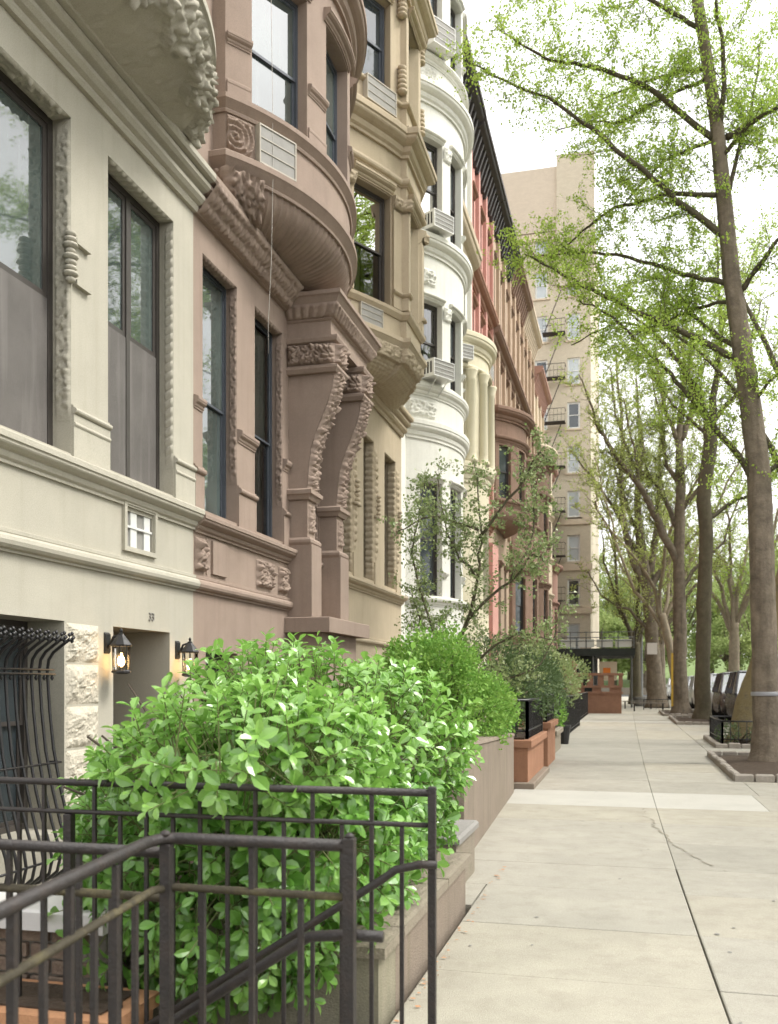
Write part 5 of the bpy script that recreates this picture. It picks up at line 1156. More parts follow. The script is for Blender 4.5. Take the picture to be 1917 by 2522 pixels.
# ---------------- trees
class Tree:
    def __init__(s, name, label, base, bark, leafm, seed, group=None, twigm='twig', cat='tree'):
        s.t = thing(name, label, cat, base, group); s.r = random.Random(seed); s.w = MB(); s.tw = MB(); s.lv = MB(); s.lv.tone = []; s.bark = bark; s.leafm = leafm; s.twigm = twigm; s.nodes = []
    def limb(s, pts, r0, r1, n=8, jit=0.0, tw=False):
        pts = [Vector(p) for p in pts]; out = []
        for i in range(len(pts) - 1):      # smooth resample
            p0 = pts[max(0, i - 1)]; p1 = pts[i]; p2 = pts[i + 1]; p3 = pts[min(len(pts) - 1, i + 2)]
            for k in range(4):
                t = k / 4; q = .5 * ((2 * p1) + (p2 - p0) * t + (2 * p0 - 5 * p1 + 4 * p2 - p3) * t * t + (3 * p1 - p0 - 3 * p2 + p3) * t ** 3)
                out.append(q + (rvec(s.r) * jit if (i or k) else Vector()))
        out.append(pts[-1]); K = len(out)
        (s.tw if tw else s.w).tube(out, [r0 + (r1 - r0) * i / (K - 1) for i in range(K)], n)
        return out
    def twigs(s, line, r0, dens, ln, depth, leaf, start=.15, spread=1.0, up=.35, cl=(4, 7), clr=.05, leafprob=.85):
        L = sum((b - a).length for a, b in zip(line, line[1:])); n = max(1, int(L * dens)); K = len(line) - 1
        for i in range(n):
            t = start + (1 - start) * (i + s.r.random()) / n; x = t * K; k = min(K - 1, int(x)); p = line[k].lerp(line[k + 1], x - k); tg = (line[k + 1] - line[k]).normalized()
            d = (tg * .6 + rvec(s.r) * spread + Vector((0, 0, up))).normalized(); l = ln * s.r.uniform(.45, 1.15) * (1.1 - .5 * t)
            q1 = p + d * l * .35 + rvec(s.r) * l * .06; q2 = p + d * l * .7 + rvec(s.r) * l * .1 + Vector((0, 0, up * .1 * l)); q3 = p + d * l + rvec(s.r) * l * .14 + Vector((0, 0, up * .2 * l))
            tl = [p, q1, q2, q3]; rr = r0 * (1 - .5 * t)
            s.tw.tube(tl, [rr, rr * .8, rr * .6, rr * .35], 4 if depth else 3, False)
            if depth > 0: s.twigs(tl, rr * .55, dens * 1.9, ln * .5, depth - 1, leaf, .1, spread, up, cl, clr, leafprob)
            if leaf:
                m_ = max(2, int(l / .10))
                for j in range(m_):
                    if s.r.random() > leafprob: continue
                    u = (j + s.r.random()) / m_ * 2.999; kk = int(u); c = tl[kk].lerp(tl[kk + 1], u - kk); tone = s.r.random()
                    for z in range(s.r.randint(*cl)):
                        leaf_quad(s.lv, c + rvec(s.r) * clr * .4, (rvec(s.r) + Vector((0, 0, .3))), leaf * s.r.uniform(.6, 1.2), s.r, .7, min(1, max(0, tone * .7 + s.r.random() * .3)))
    def done(s):
        s.w.build('trunk', M[s.bark], s.t, True, fix=False); o = s.tw.build('twigs', M[s.twigm], s.t, True, fix=False); o['kind'] = 'stuff'
        if s.lv.f: o = s.lv.build('crown', M[s.leafm], s.t, fix=False); o['kind'] = 'stuff'
        return s.t
def trunk_flare(tree, pts, radii, n=20, rough=.02):
    pts = [Vector(p) for p in pts]; out = []; rr = []
    for i in range(len(pts) - 1):
        ns = max(4, int((pts[i + 1] - pts[i]).length / .22))
        for k in range(ns):
            t = k / ns; out.append(pts[i].lerp(pts[i + 1], t)); rr.append(radii[i] + (radii[i + 1] - radii[i]) * t)
    out.append(pts[-1]); rr.append(radii[-1])
    base = len(tree.w.v); tree.w.tube(out, rr, n)
    for i in range(base, len(tree.w.v)):
        v = Vector(tree.w.v[i]); j = (i - base) // n; k = (i - base) % n
        if j >= len(out): continue
        rad = v - out[j]; fur = noise.noise(Vector((math.cos(k * 6.283 / n) * 4.5, math.sin(k * 6.283 / n) * 4.5, v.z * 1.1))) + .5 * noise.noise(Vector((k * 1.7, v.z * 3.1, 5.0)))
        v = v + rad * (.11 * fur); q = noise.noise_vector(Vector((v.x * 7, v.y * 7, v.z * 1.5))); tree.w.v[i] = tuple(v + q * rough)
    return out
SG = 'trees along the kerb'
Y = 19.0
def L3(l, dy): n = len(l); return [(x, Y + dy * (i / max(1, n - 1)), z) for i, (x, z) in enumerate(l)]
t1 = Tree('street_tree', 'nearest tall straight street tree with small fresh leaves and a pale band on its trunk', (2.57, 19, 0), 'bark', 'leafspring', 21, SG, 'barkdark')
trunk_flare(t1, [(2.60, 19, -.05), (2.59, 19, .25), (2.57, 19, .8), (2.53, 19, 2.2), (2.44, 19, 5.5), (2.19, 19, 7.54), (1.94, 19, 9.34), (1.78, 19, 11.14), (1.65, 19, 12.5), (1.31, 19, 14.8), (1.1, 19, 18)], [.40, .30, .25, .235, .21, .185, .16, .14, .12, .10, .04], 36, .012)
limbs = [([(2.1, 7.73), (.76, 8.42), (-.44, 9.0), (-1.18, 9.35), (-1.9, 9.7)], -1.2, .085), ([(2.05, 8.0), (1.42, 8.66), (1.02, 9.32), (.5, 10.2)], 1.2, .07), ([(1.78, 10.19), (1.05, 10.7), (.46, 11.18), (-.44, 11.94), (-1.22, 12.53), (-2.25, 13.04), (-2.9, 13.3)], -1.5, .09),
         ([(1.65, 10.97), (.87, 11.18), (.31, 11.22), (-.44, 11.16), (-1.06, 10.8), (-1.6, 10.5)], .9, .065), ([(1.6, 12.08), (.87, 12.72), (.31, 13.16), (-.68, 13.59), (-1.3, 13.69), (-1.85, 13.94), (-2.5, 14.4)], -.8, .08), ([(1.42, 13.45), (.87, 13.72), (.12, 13.85), (-.6, 13.9)], 1.3, .055),
         ([(1.3, 14.28), (.61, 14.7), (-.14, 15.06), (-1.2, 15.2), (-1.9, 15.0)], -.6, .06), ([(1.85, 12.07), (2.35, 12.35), (2.77, 12.7), (3.6, 13.3)], .5, .09), ([(1.74, 12.21), (1.78, 13.19), (1.6, 14.37), (1.53, 15.5)], -.9, .075), ([(2.1, 9.08), (2.49, 9.5), (2.77, 9.84), (3.5, 10.4)], -.8, .075),
         ([(1.9, 11.05), (2.14, 12.07), (2.42, 13.28), (2.6, 14.5)], 1.0, .06), ([(1.46, 13.25), (.68, 13.25), (-.14, 13.15), (-.83, 13.46), (-1.5, 13.6)], 1.6, .05), ([(1.6, 12.03), (.87, 12.07), (.31, 11.88), (-.14, 11.63)], 1.4, .05), ([(1.9, 9.23), (1.24, 9.52), (.5, 9.91), (-.44, 10.29), (-1.22, 10.48), (-1.97, 10.53)], .8, .07),
         ([(2.35, 5.47), (1.9, 6.06), (1.27, 6.87), (.79, 7.42), (.39, 7.79), (-.3, 8.5), (-.9, 8.8)], -1.0, .085), ([(2.5, 5.46), (2.77, 5.74), (3.3, 6.4), (3.8, 7.4)], .6, .06), ([(2.3, 6.9), (2.7, 7.3), (3.4, 7.8)], -.8, .05), ([(1.7, 11.6), (2.2, 12.0), (3.0, 12.2), (3.6, 12.0)], -1.2, .06), ([(2.0, 8.9), (1.3, 9.0), (.5, 8.9), (-.3, 9.2), (-1.2, 9.0)], 1.9, .05)]
for l, dy, r0 in limbs:
    ln = t1.limb(L3(l, dy), r0 * .8, .012, 7, .025, True); t1.twigs(ln, .009, 7.2, 1.25, 1, .058, .06, 1.0, .12, (3, 5), .15, .78)
t1.done()
mb = MB(); mb.lathe((2.55, 19, 1.30), [(.262, 0), (.268, .01), (.268, .07), (.262, .08)], 18); mb.build('tape_band', M['tape'], t1.t, True)
Y = 25.0
t2 = Tree('street_tree', 'leaning street tree with yellow lichen bark behind the nearest trunk', (2.8, 25, 0), 'barkyellow', 'leafbud', 22, SG, 'barkdark')
trunk_flare(t2, [(2.75, 25, -.05), (2.78, 25, .3), (2.89, 25, 1.0), (3.2, 25, 1.95), (3.5, 25, 3.0), (4.0, 25.2, 5), (4.2, 25.4, 8), (4.0, 25.6, 12)], [.36, .29, .26, .24, .22, .19, .14, .06], 20, .03)
for l in ([(4.1, 25.3, 6), (3.2, 25, 8), (2.0, 24.5, 9.5), (.8, 24, 10.5)], [(4.2, 25.4, 7), (5.2, 26, 9), (6, 26, 11)], [(4.2, 25.4, 8.5), (3.2, 26, 11), (2.6, 26.5, 13)], [(4.1, 25.3, 10), (5.0, 25, 12), (5.5, 24.5, 14)]):
    ln = t2.limb(l, .1, .015, 6, .04, True); t2.twigs(ln, .016, 3.4, 1.3, 1, .065, .15, .9, .3, (2, 4), .09, .7)
t2.done()
t3 = Tree('street_tree', 'dark slender street tree with a crook halfway up its trunk', (2.97, 40.5, 0), 'barkdark', 'leafspring', 23, SG, 'barkdark')
trunk_flare(t3, [(2.97, 40.5, -.05), (2.99, 40.5, .5), (3.02, 40.5, 2.5), (3.06, 40.5, 4.88), (3.15, 40.5, 7.75), (3.02, 40.5, 9.09), (3.30, 40.5, 11.3), (3.28, 40.5, 12.5)], [.46, .33, .30, .285, .28, .28, .28, .26], 14, .03)
for l, r0 in (([(3.24, 40.5, 12.42), (2.7, 40.2, 13.52), (2.15, 40, 14.52), (1.41, 39.5, 15.45), (.47, 39, 16.21), (-.8, 38.6, 17.2)], .2), ([(3.33, 40.5, 12.42), (3.6, 40.8, 14.4), (3.78, 41, 16.29), (3.69, 41, 18.2), (3.5, 41, 21)], .2), ([(3.33, 40.5, 12.32), (4.32, 40.5, 13.39), (4.68, 40.3, 14.69), (5.2, 40, 17)], .14), ([(3.06, 40.5, 8.13), (4.14, 41, 9.04), (5.21, 41.5, 9.55), (6.2, 41.8, 10.5)], .13), ([(2.15, 40, 14.5), (1.9, 40.6, 16), (1.2, 41, 18)], .1), ([(3.1, 40.5, 11.9), (1.9, 41.5, 13.4), (.8, 42, 15.5)], .1), ([(3.7, 41, 16.3), (4.6, 41.5, 18), (5.2, 42, 20)], .09)):
    ln = t3.limb(l, r0 * .85, .02, 7, .06); t3.twigs(ln, .022, 3.6, 1.9, 1, .095, .1, .95, .35, (2, 4), .17, .7)
t3.done()
t4 = Tree('street_tree', 'street tree forking low with a long pale limb leaning left', (2.54, 48, 0), 'bark', 'leafbud', 24, SG, 'barkdark')
trunk_flare(t4, [(2.54, 48, -.05), (2.53, 48, .6), (2.5, 48, 2.5), (2.5, 48, 4.38), (2.43, 48, 7.8), (2.54, 48, 11.22), (2.43, 48, 13.6), (2.7, 48, 16.5), (2.6, 48, 20)], [.58, .40, .33, .31, .27, .23, .17, .09, .03], 14, .03)
for l, r0 in (([(2.5, 48, 7.12), (1.45, 47.6, 9.44), (.56, 47.2, 11.09), (-.78, 46.8, 13.02), (-1.46, 46.5, 14.23), (-2.3, 46, 16.5)], .22), ([(2.54, 48, 11.22), (1.89, 48.4, 12.4), (1.67, 48.6, 14.02), (1.2, 49, 17)], .15), ([(2.5, 48, 13.5), (3.2, 48.3, 15.28), (2.9, 48.5, 16.9), (3.2, 49, 20)], .18), ([(2.5, 48, 10), (3.6, 47.6, 11.4), (4.3, 47.2, 14)], .14), ([(2.45, 48, 13.4), (1.7, 47.5, 15.2), (1.3, 47, 18)], .14), ([(.56, 47.2, 11.1), (.3, 47, 13), (-.2, 47, 15.5)], .1), ([(2.48, 48, 9.0), (1.5, 48.6, 11.4), (.3, 49, 12.8), (-.6, 49.4, 15.4), (-.9, 49.8, 18)], .14), ([(2.5, 48, 6.2), (3.4, 48.4, 7.4), (4.6, 48.8, 8.6), (5.4, 49, 11)], .12)):
    ln = t4.limb(l, r0, .03, 7, .07); t4.twigs(ln, .024, 3.6, 2.3, 1, .10, .1, .95, .35, (2, 4), .16, .42)
t4.done()
mb = MB(); mb.box(2.06, 2.16, 47.52, 47.56, .4, 3.0); mb.build('yellow_mark', M['yellowtape'], t4.t)
t5 = Tree('street_tree', 'wide street tree with a paper notice on its trunk beyond the forked tree', (1.7, 60, 0), 'bark', 'leafbud', 25, SG, 'barkdark')
trunk_flare(t5, [(1.75, 60, -.05), (1.7, 60, .8), (1.55, 60, 3), (1.4, 60, 5.11), (1.12, 60, 7.99), (.7, 60, 10.89), (.56, 60, 12.91), (.75, 60, 16), (.5, 60, 21)], [.78, .55, .44, .38, .33, .27, .2, .1, .03], 14, .04)
for l, r0 in (([(1.12, 60, 7.42), (-.14, 59.5, 10.63), (-.28, 59, 13.82), (-.42, 58.6, 18.17), (-.8, 58, 22)], .26), ([(1.26, 60, 7.0), (2.36, 60.5, 9.1), (3.45, 61, 9.92), (5, 61.5, 12)], .24), ([(1.26, 60, 7.99), (1.81, 60.3, 12.28), (1.95, 60.6, 15.14), (2.2, 61, 20)], .24), ([(.6, 60, 12.5), (.9, 60.3, 16), (.5, 60.6, 21)], .2), ([(1.5, 60, 4.5), (.2, 59.8, 6.0), (-1.2, 59.6, 6.6), (-2.4, 59, 8.5)], .12), ([(1.4, 60, 5.2), (2.9, 60.5, 6.5), (4.0, 61, 8.8)], .16), ([(.9, 60, 9), (-.6, 59.3, 12), (-1.8, 58.6, 13.6), (-3.4, 58, 15.8)], .15), ([(.7, 60, 10.5), (-.5, 60.5, 14), (-1.6, 61, 18)], .13)):
    ln = t5.limb(l, r0, .035, 7, .1); t5.twigs(ln, .028, 3.0, 2.7, 1, .115, .1, .95, .35, (2, 4), .17, .36)
t5.done()
mb = MB(); mb.box(1.15, 1.75, 59.30, 59.34, 3.3, 4.0); mb.build('notice', M['paper'], t5.t)
def far_tree(label, x, y, h, rad, seed, bark='bark', leafm='leafbud', lp=.33, name='street_tree', grp=SG, lean=0.0, r0=.5, leaf=.12):
    t = Tree(name, label, (x, y, 0), bark, leafm, seed, grp, bark); r = t.r; hs = h * r.uniform(.28, .36)
    trunk_flare(t, [(x, y, -.1), (x + lean * .1, y, .8), (x + lean * .5, y, hs * .6), (x + lean, y, hs)], [r0 * 1.4, r0, r0 * .85, r0 * .72], 12, .04)
    n = r.randint(5, 7)
    for k in range(n):
        a = k * 2 * math.pi / n + r.uniform(-.4, .4); R_ = rad * r.uniform(.6, 1.05); z0 = hs * r.uniform(.8, 1.0); top = h * r.uniform(.7, 1.0); bx = x + lean
        l = [(bx, y, z0), (bx + math.cos(a) * R_ * .35, y + math.sin(a) * R_ * .35, z0 + (top - z0) * .35), (bx + math.cos(a) * R_ * .7, y + math.sin(a) * R_ * .7, z0 + (top - z0) * .72), (bx + math.cos(a) * R_, y + math.sin(a) * R_, top)]
        l = [Vector(q) + (rvec(r) * rad * .13 if 0 < i else Vector()) for i, q in enumerate(l)]; ln = t.limb(l, r0 * .4, .03, 6, .12); t.twigs(ln, .034, 1.9, h * .15, 1, leaf, .15, .95, .4, (2, 4), leaf * 1.3, lp)
    return t.done()
far_tree('slim crooked street tree between the forked tree and the wide one', 2.9, 55.5, 17, 5.5, 35, 'barkpale', 'leafbud', .45, r0=.3, lean=-1.0)
far_tree('grey street tree standing right of the scaffold shed', .55, 70, 16, 4.5, 31, 'barkdark', r0=.42)
far_tree('thick street tree far down the kerb line behind the parked cars', 2.6, 82, 19, 5.5, 32, 'bark', r0=.55)
far_tree('street tree seen between the dark slender trunk and the nearest one', 6.9, 66, 17, 5, 33, 'barkpale', 'leafspring', .35, r0=.4)
# crabapple
cr = Tree('crabapple_tree', 'small crabapple tree with olive and pinkish leaves in front of the white house', (-2.55, 12.6, .3), 'barkdark', 'leafolive', 41, None, 'barkdark')
trunk_flare(cr, [(-2.6, 12.6, .2), (-2.5, 12.6, 1.0), (-2.38, 12.6, 1.75)], [.10, .085, .075], 10, .01)
for l, r0 in (([(-2.38, 12.6, 1.75), (-2.15, 12.5, 2.3), (-1.95, 12.4, 3.0), (-1.92, 12.4, 3.6), (-2.0, 12.4, 4.5)], .06), ([(-2.4, 12.6, 1.7), (-2.7, 12.8, 2.5), (-3.0, 13, 3.4), (-2.8, 13, 4.3)], .045), ([(-2.1, 12.5, 2.4), (-1.5, 12.3, 2.9), (-1.2, 12.1, 3.2), (-1.05, 12, 3.1)], .04), ([(-1.93, 12.4, 3.5), (-1.4, 12.2, 4.1), (-1.15, 12, 4.45), (-1.0, 12, 4.4)], .035), ([(-1.93, 12.4, 3.6), (-2.5, 12.3, 3.8), (-3.0, 12.2, 3.6)], .035), ([(-2.4, 12.6, 1.6), (-1.9, 12.4, 1.9), (-1.4, 12.2, 2.2), (-.9, 12.2, 2.1)], .04), ([(-2.4, 12.6, 1.7), (-2.8, 12.8, 2.3), (-3.0, 13.0, 2.9)], .04), ([(-2.0, 12.4, 3.0), (-2.4, 12.6, 3.6), (-2.6, 12.8, 4.5)], .03), ([(-1.5, 12.3, 2.9), (-1.2, 12.6, 3.7), (-1.3, 12.7, 4.4)], .03), ([(-2.3, 12.6, 1.6), (-1.8, 13, 1.6), (-1.2, 13.2, 1.8), (-.9, 13.4, 2.6)], .035)):
    ln = cr.limb(l, r0 * .6, .006, 6, .03); cr.twigs(ln, .005, 14, .5, 1, .05, .1, 1.0, .08, (2, 4), .10, .7)
cr.done()
# park trees as one mass of separate crowns
def park_proto(seed, h, rad, name='park_tree'):
    r = random.Random(seed); w = MB(); lv = MB(); lv.tone = []
    w.tube([(0, 0, -.2), (.1, 0, h * .2), (0, .1, h * .45), (0, 0, h * .8)], [.45, .32, .24, .06], 7)
    cl = []
    for k in range(20):
        v = rvec(r); c = Vector((v.x * rad * .75, v.y * rad * .75, h * .6 + v.z * h * .33)); cl.append((c, r.uniform(.22, .36) * rad)); w.tube([(0, 0, h * .35), c * .5 + Vector((0, 0, h * .28)), c], [.14, .08, .03], 4)
    for c, rr in cl:
        tone = r.random()
        for i in range(230):
            v = rvec(r); p = c + v * rr * r.uniform(.3, 1.1); leaf_quad(lv, p, rvec(r), r.uniform(.2, .42), r, .8, min(1, max(0, tone * .6 + r.random() * .4)))
    return w.mesh('trunk', M['bark'], True), lv.mesh('crown', M['leafpark'])
protos = [park_proto(60 + k, h, rd) for k, (h, rd) in enumerate(((18, 6.0), (21, 7.0), (10, 4.2)))]
r = random.Random(77); PG = 'trees in the park beyond the avenue'
for k in range(46):
    row = k // 16; x = -18 + (k % 16) * 4.3 + r.uniform(-1.4, 1.4); yy = 136 + row * 15 + r.uniform(-5, 5)
    t = thing('park_tree', 'pale green leafy tree in the park at the far end of the street', 'tree', (x, yy, 0), PG); s = r.uniform(.9, 1.25)
    pr = protos[2 if row == 0 and r.random() < .5 else k % 2]
    for nm, me in (('trunk', pr[0]), ('crown', pr[1])):
        o = bpy.data.objects.new(nm, me); COL.objects.link(o); o.parent = t
        if nm == 'crown': o['kind'] = 'stuff'
    t.rotation_euler = (0, 0, r.uniform(0, 6.28)); t.scale = (s, s, s)
# trees on the opposite side of the street (they show in the window panes)
for k, yy in enumerate((12, 19, 26, 33, 41, 49, 58, 68, 80)):
    t = thing('opposite_tree', 'leafy tree on the far side of the road reflected in the windows', 'tree', (16.2 + (k % 2) * 2.5, yy, 0), 'trees across the road'); pr = protos[k % 2]
    for nm, me in (('trunk', pr[0]), ('crown', pr[1])):
        o = bpy.data.objects.new(nm, me); COL.objects.link(o); o.parent = t
        if nm == 'crown': o['kind'] = 'stuff'
    t.rotation_euler = (0, 0, k * 1.3)
# ============================================================ TREE PITS, CARS, SMALL THINGS
def tree_pit(label, x0, x1, y0, y1, fence=False, stones=True):
    t = thing('tree_pit', label, 'tree pit', ((x0 + x1) / 2, (y0 + y1) / 2, 0), 'tree pits along the kerb')
    mb = MB(); mb.grid(lambda u, v: (x0 + .1 + (x1 - x0 - .2) * u, y0 + .1 + (y1 - y0 - .2) * v, .03 + .05 * math.sin(u * math.pi) * math.sin(v * math.pi) + .02 * noise.noise(Vector((u * 9, v * 9, x0)))), 14, 20); mb.build('soil', M['soil'], t, True)
    if stones:
        def stone(a0, a1, b0, b1):
            mb = MB(); h = .12 + rnd.uniform(-.015, .015); mb.cbox(a0, a1, b0, b1, -.03, h, .022); mb.build('edging_stone', M['setts'], t)
        n = max(2, int((x1 - x0) / .27))
        for yy in (y0, y1 - .12):
            for k in range(n): w = (x1 - x0) / n; stone(x0 + k * w + .012, x0 + (k + 1) * w - .012, yy, yy + .12)
        n = int((y1 - y0 - .26) / .3)
        for xx in (x0, x1 - .12):
            for k in range(n): w = (y1 - y0 - .26) / n; stone(xx, xx + .12, y0 + .13 + k * w + .012, y0 + .13 + (k + 1) * w - .012)
    return t
tree_pit('stone edged tree pit of the nearest street tree', 1.62, 3.45, 15.5, 20.8)
tree_pit('stone edged tree pit with a small black fence round the leaning tree', 2.02, 3.45, 23.3, 27.2)
tree_pit('stone edged tree pit of the dark slender tree', 1.75, 3.5, 36.0, 43.0)
tree_pit('stone edged tree pit of the low forked tree', 1.6, 3.5, 45.2, 51.5)
small_fence('little black fence round the leaning tree', [(2.2, 23.6), (3.3, 23.6), (3.3, 26.9), (2.2, 26.9), (2.2, 23.6)], .08, .55, .16, 'little fences round street trees')
shrub('pit_plants', 'low dark green plants inside the little fence by the leaning tree', (2.6, 24.3, .05), [((2.4, 24.0, .3), (.3, .4, .25)), ((3.1, 24.2, .32), (.25, .5, .28))], 240, .06, 'leafdark', random.Random(9), .5, 4)
small_fence('low black fence beside the wide far tree', [(.9, 55.5), (2.6, 55.5)], .0, .6, .3, 'little fences round street trees')
def bench(label, x, y):
    t = thing('bench', label, 'bench', (x, y, 0), 'benches near the far trees')
    for k in range(3): mb = MB(); mb.box(x - .9, x + .9, y + k * .14, y + .12 + k * .14, .43, .47); mb.build('slat', M['wood'], t)
    for s in (-.75, .75): mb = MB(); mb.box(x + s - .04, x + s + .04, y + .02, y + .38, 0, .43); mb.build('leg', M['darkmetal'], t)
bench('dark backless bench on the pavement beside the low forked tree', 1.1, 52.5); bench('dark backless bench beyond the first one near the wide tree', .6, 57.5)
mb = MB(); mb.lathe((.9, 64, 0), [(.5, 0), (.55, .5), (.5, .62), (.4, .62), (.38, .5)], 16)
tag(mb.build('round_tub', M['kerb'], None), 'round pale stone tub on the pavement by the shed', 'tub')

def car_proto(kind, paint):
    """parked car, nose towards -Y (facing the camera); origin on the road under its centre. Returns (parts, subparts)."""
    suv = kind == 'suv'; L_, W, H = (4.75, .95, 1.88) if suv else (4.55, .89, 1.46); parts = []
    bt = 1.10 if suv else .90; hood = 1.12 if suv else .92
    st = [(-L_ / 2, .72, .38, .62), (-L_ / 2 + .12, .86, .24, hood - .22), (-L_ / 2 + .45, .97, .2, hood - .08), (-L_ / 2 + 1.2, 1.0, .2, hood), (-L_ / 2 + 1.35, 1.0, .2, bt), (L_ / 2 - 1.0, 1.0, .2, bt + .03), (L_ / 2 - .4, .97, .22, bt + .02), (L_ / 2 - .1, .9, .28, bt - .06), (L_ / 2, .78, .4, bt - .25)]
    def ring(y, w, z0, z1): w *= W; return [(-w * .86, y, z0), (-w, y, z0 + .16), (-w * 1.01, y, (z0 + z1) / 2), (-w * .95, y, z1 - .06), (-w * .8, y, z1), (w * .8, y, z1), (w * .95, y, z1 - .06), (w * 1.01, y, (z0 + z1) / 2), (w, y, z0 + .16), (w * .86, y, z0)]
    mb = MB(); n = 10
    for s in st: mb.v += ring(*s)
    for i in range(len(st) - 1):
        for k in range(n): a = i * n + k; b = i * n + (k + 1) % n; mb.f.append((a, b, b + n, a + n))
    mb.f.append(tuple(range(n))); mb.f.append(tuple(range((len(st) - 1) * n, len(st) * n)))
    me = mb.mesh('body', paint, True); parts.append(('body', me, []))
    y0, y1 = -L_ / 2 + 1.15, L_ / 2 - (.35 if suv else .75); r0, r1 = y0 + .75, y1 - (.35 if suv else .7); wb, wr = W * .93, W * .74
    mb = MB(); mb.hexa([(-wr - .02, r0 - .05, H - .05), (wr + .02, r0 - .05, H - .05), (wr + .02, r1 + .05, H - .05), (-wr - .02, r1 + .05, H - .05), (-wr + .08, r0 + .15, H), (wr - .08, r0 + .15, H), (wr - .08, r1 - .1, H), (-wr + .08, r1 - .1, H)]); parts.append(('roof', mb.mesh('roof', paint), []))
    def glass(nm, q): mb = MB(); mb.quad(*q); parts.append((nm, mb.mesh(nm, M['carglass']), []))
    z0, z1 = bt - .02, H - .05
    glass('windshield', [(-wb + .05, y0, z0), (wb - .05, y0, z0), (wr - .03, r0, z1), (-wr + .03, r0, z1)]); glass('rear_window', [(-wb + .06, y1, z0), (-wr + .04, r1, z1), (wr - .04, r1, z1), (wb - .06, y1, z0)])
    for s in (-1, 1): glass('side_window', [(s * wb, y0 + .12, z0), (s * wb, y1 - .12, z0), (s * wr, r1 - .04, z1), (s * wr, r0 + .04, z1)])
    mb = MB()
    for s in (-1, 1):
        mb.tube([(s * wb, y0 + .02, z0), (s * wr, r0, z1)], .045, 5); mb.tube([(s * wb, y1 - .02, z0), (s * wr, r1, z1)], .06, 5); mb.tube([(s * wb * 1.005, (y0 + y1) / 2, z0), (s * wr * 1.01, (r0 + r1) / 2, z1)], .05, 5)
    parts.append(('pillars', mb.mesh('pillars', paint), []))
    for s in (-1, 1):
        mb = MB(); mb.hexa([(s * W * .55, -L_ / 2 + .06, .62), (s * W * .86, -L_ / 2 + .16, .62), (s * W * .88, -L_ / 2 + .34, .64), (s * W * .55, -L_ / 2 + .2, .64), (s * W * .55, -L_ / 2 + .10, .80), (s * W * .88, -L_ / 2 + .22, .82), (s * W * .90, -L_ / 2 + .42, .84), (s * W * .55, -L_ / 2 + .25, .84)]); parts.append(('headlight', mb.mesh('headlight', M['headlight']), []))
        mb = MB(); mb.box(min(s * W * .62, s * W * .9), max(s * W * .62, s * W * .9), L_ / 2 - .2, L_ / 2 - .03, .75, .98); parts.append(('tail_light', mb.mesh('tail_light', M['tail']), []))
        mb = MB(); mb.box(min(s * W, s * (W + .2)), max(s * W, s * (W + .2)), y0 + .35, y0 + .5, z0 + .02, z0 + .2); parts.append(('mirror', mb.mesh('mirror', paint), []))
    mb = MB(); mb.box(-W * .5, W * .5, -L_ / 2 - .015, -L_ / 2 + .1, .55, .76); parts.append(('front_grille', mb.mesh('front_grille', M['ironclean']), []))
    mb = MB(); mb.box(-.26, .26, -L_ / 2 - .03, -L_ / 2 - .012, .40, .52); parts.append(('number_plate', mb.mesh('number_plate', M['paper']), []))
    for s in (-1, 1):
        for yy in (-L_ / 2 + .9, L_ / 2 - .9):
            mb = MB(); prof = [(.20, -.11), (.30, -.115), (.345, -.08), (.345, .08), (.30, .115), (.20, .11)]; nn = 18
            for rr, a in prof:
                for k in range(nn): an = 2 * math.pi * k / nn; mb.v.append((s * (W - .1) + a, yy + rr * math.cos(an), .345 + rr * math.sin(an)))
            for i in range(len(prof) - 1):
                for k in range(nn): mb.f.append((i * nn + k, i * nn + (k + 1) % nn, (i + 1) * nn + (k + 1) % nn, (i + 1) * nn + k))
            rim = MB(); rim.tube([(s * (W - .1) - .08, yy, .345), (s * (W - .1) + .08, yy, .345)], .205, 14)
            parts.append(('wheel', mb.mesh('wheel', M['rubber'], True), [('rim', rim.mesh('rim', M['chrome']))]))
    return parts
paints = [mat('car_paint_%d' % k, c, .25, .05, 1, 0, 1, spec=.7) for k, c in enumerate(((.015, .016, .02), (.05, .05, .054), (.45, .46, .47), (.07, .06, .06), (.3, .31, .33), (.6, .6, .6)))]
cars = [('suv', 0, 31.6, 'black parked car nearest behind the leaning tree'), ('suv', 1, 37.4, 'charcoal parked car second in the row at the kerb'), ('suv', 3, 43.1, 'dark parked car beside the dark slender tree'), ('suv', 2, 48.8, 'silver parked car beside the low forked tree'), ('suv', 4, 54.5, 'grey parked car fifth in the row'), ('suv', 5, 60.3, 'pale grey parked car sixth in the row'), ('suv', 2, 66.0, 'silver parked car seventh in the row'), ('suv', 5, 71.7, 'white parked car eighth in the row'), ('suv', 4, 77.4, 'grey parked car ninth in the row'), ('suv', 5, 83.1, 'white parked car tenth in the row'), ('suv', 2, 88.8, 'silver parked car eleventh in the row'), ('suv', 5, 94.5, 'white parked car last in the row')]
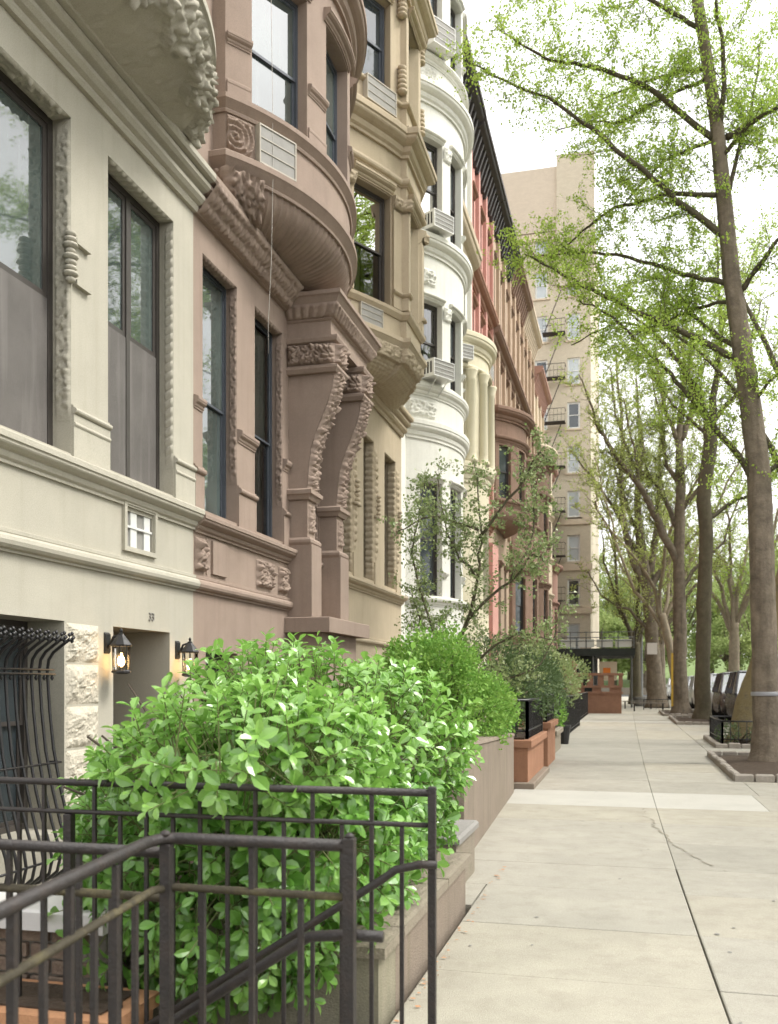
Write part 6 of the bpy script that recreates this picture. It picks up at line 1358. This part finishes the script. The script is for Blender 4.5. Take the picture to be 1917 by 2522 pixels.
for kind, pi, yy, lab in cars:
    t = thing('parked_car', lab, 'car', (4.75, yy, -.048), 'cars parked along the kerb')
    t.scale = (1.06, 1.06, 1.1)
    for nm, me, subs in car_proto(kind, paints[pi]):
        o = bpy.data.objects.new(nm, me); COL.objects.link(o); o.parent = t
        for sn, sm in subs: s2 = bpy.data.objects.new(sn, sm); COL.objects.link(s2); s2.parent = o
mb = MB(); r = random.Random(8)
pts = [(.22, 12.0), (.16, 11.3), (.30, 10.9), (.26, 10.5), (.36, 10.0), (.42, 9.4), (.50, 9.0), (.58, 8.7), (.70, 8.3), (.78, 8.05)]
fine = []
for a, b in zip(pts, pts[1:]):
    for k in range(6): t = k / 6; fine.append((a[0] + (b[0] - a[0]) * t + r.uniform(-.025, .025), a[1] + (b[1] - a[1]) * t, r.uniform(.004, .014)))
for a, b in zip(fine, fine[1:]):
    if r.random() < .72: mb.quad((a[0] - a[2], a[1], .0045), (a[0] + a[2], a[1], .0045), (b[0] + b[2], b[1], .0045), (b[0] - b[2], b[1], .0045))
mb.build('crack', M['crackdirt'], sb, fix=False)
mb = MB()
for k in range(110):
    x, y, s = r.uniform(-.9, 2.6), r.uniform(3.5, 22), r.uniform(.004, .016); n = 7; mb.poly([(x + s * (1 + r.uniform(-.3, .3)) * math.cos(q * 6.283 / n), y + s * 1.3 * (1 + r.uniform(-.3, .3)) * math.sin(q * 6.283 / n), .0045) for q in range(n)])
o = mb.build('gum_spots', M['kerb'], sb, fix=False); o['kind'] = 'stuff'
# dry leaves along the planter kerb
r = random.Random(3); lt = MB()
for k in range(80):
    y = r.uniform(2.5, 8.0); x = -1.03 + abs(r.gauss(0, .035)); s = r.uniform(.006, .02); a = r.uniform(0, 6.28)
    lt.quad(*[(x + s * math.cos(a + q), y + s * math.sin(a + q) * .6, .006 + r.uniform(0, .006)) for q in (0, 1.57, 3.14, 4.71)])
o = lt.build('leaf_litter', M['orange'], None, fix=False); tag(o, 'dry brown leaf litter along the foot of the planter kerb', 'litter', None, 'stuff')
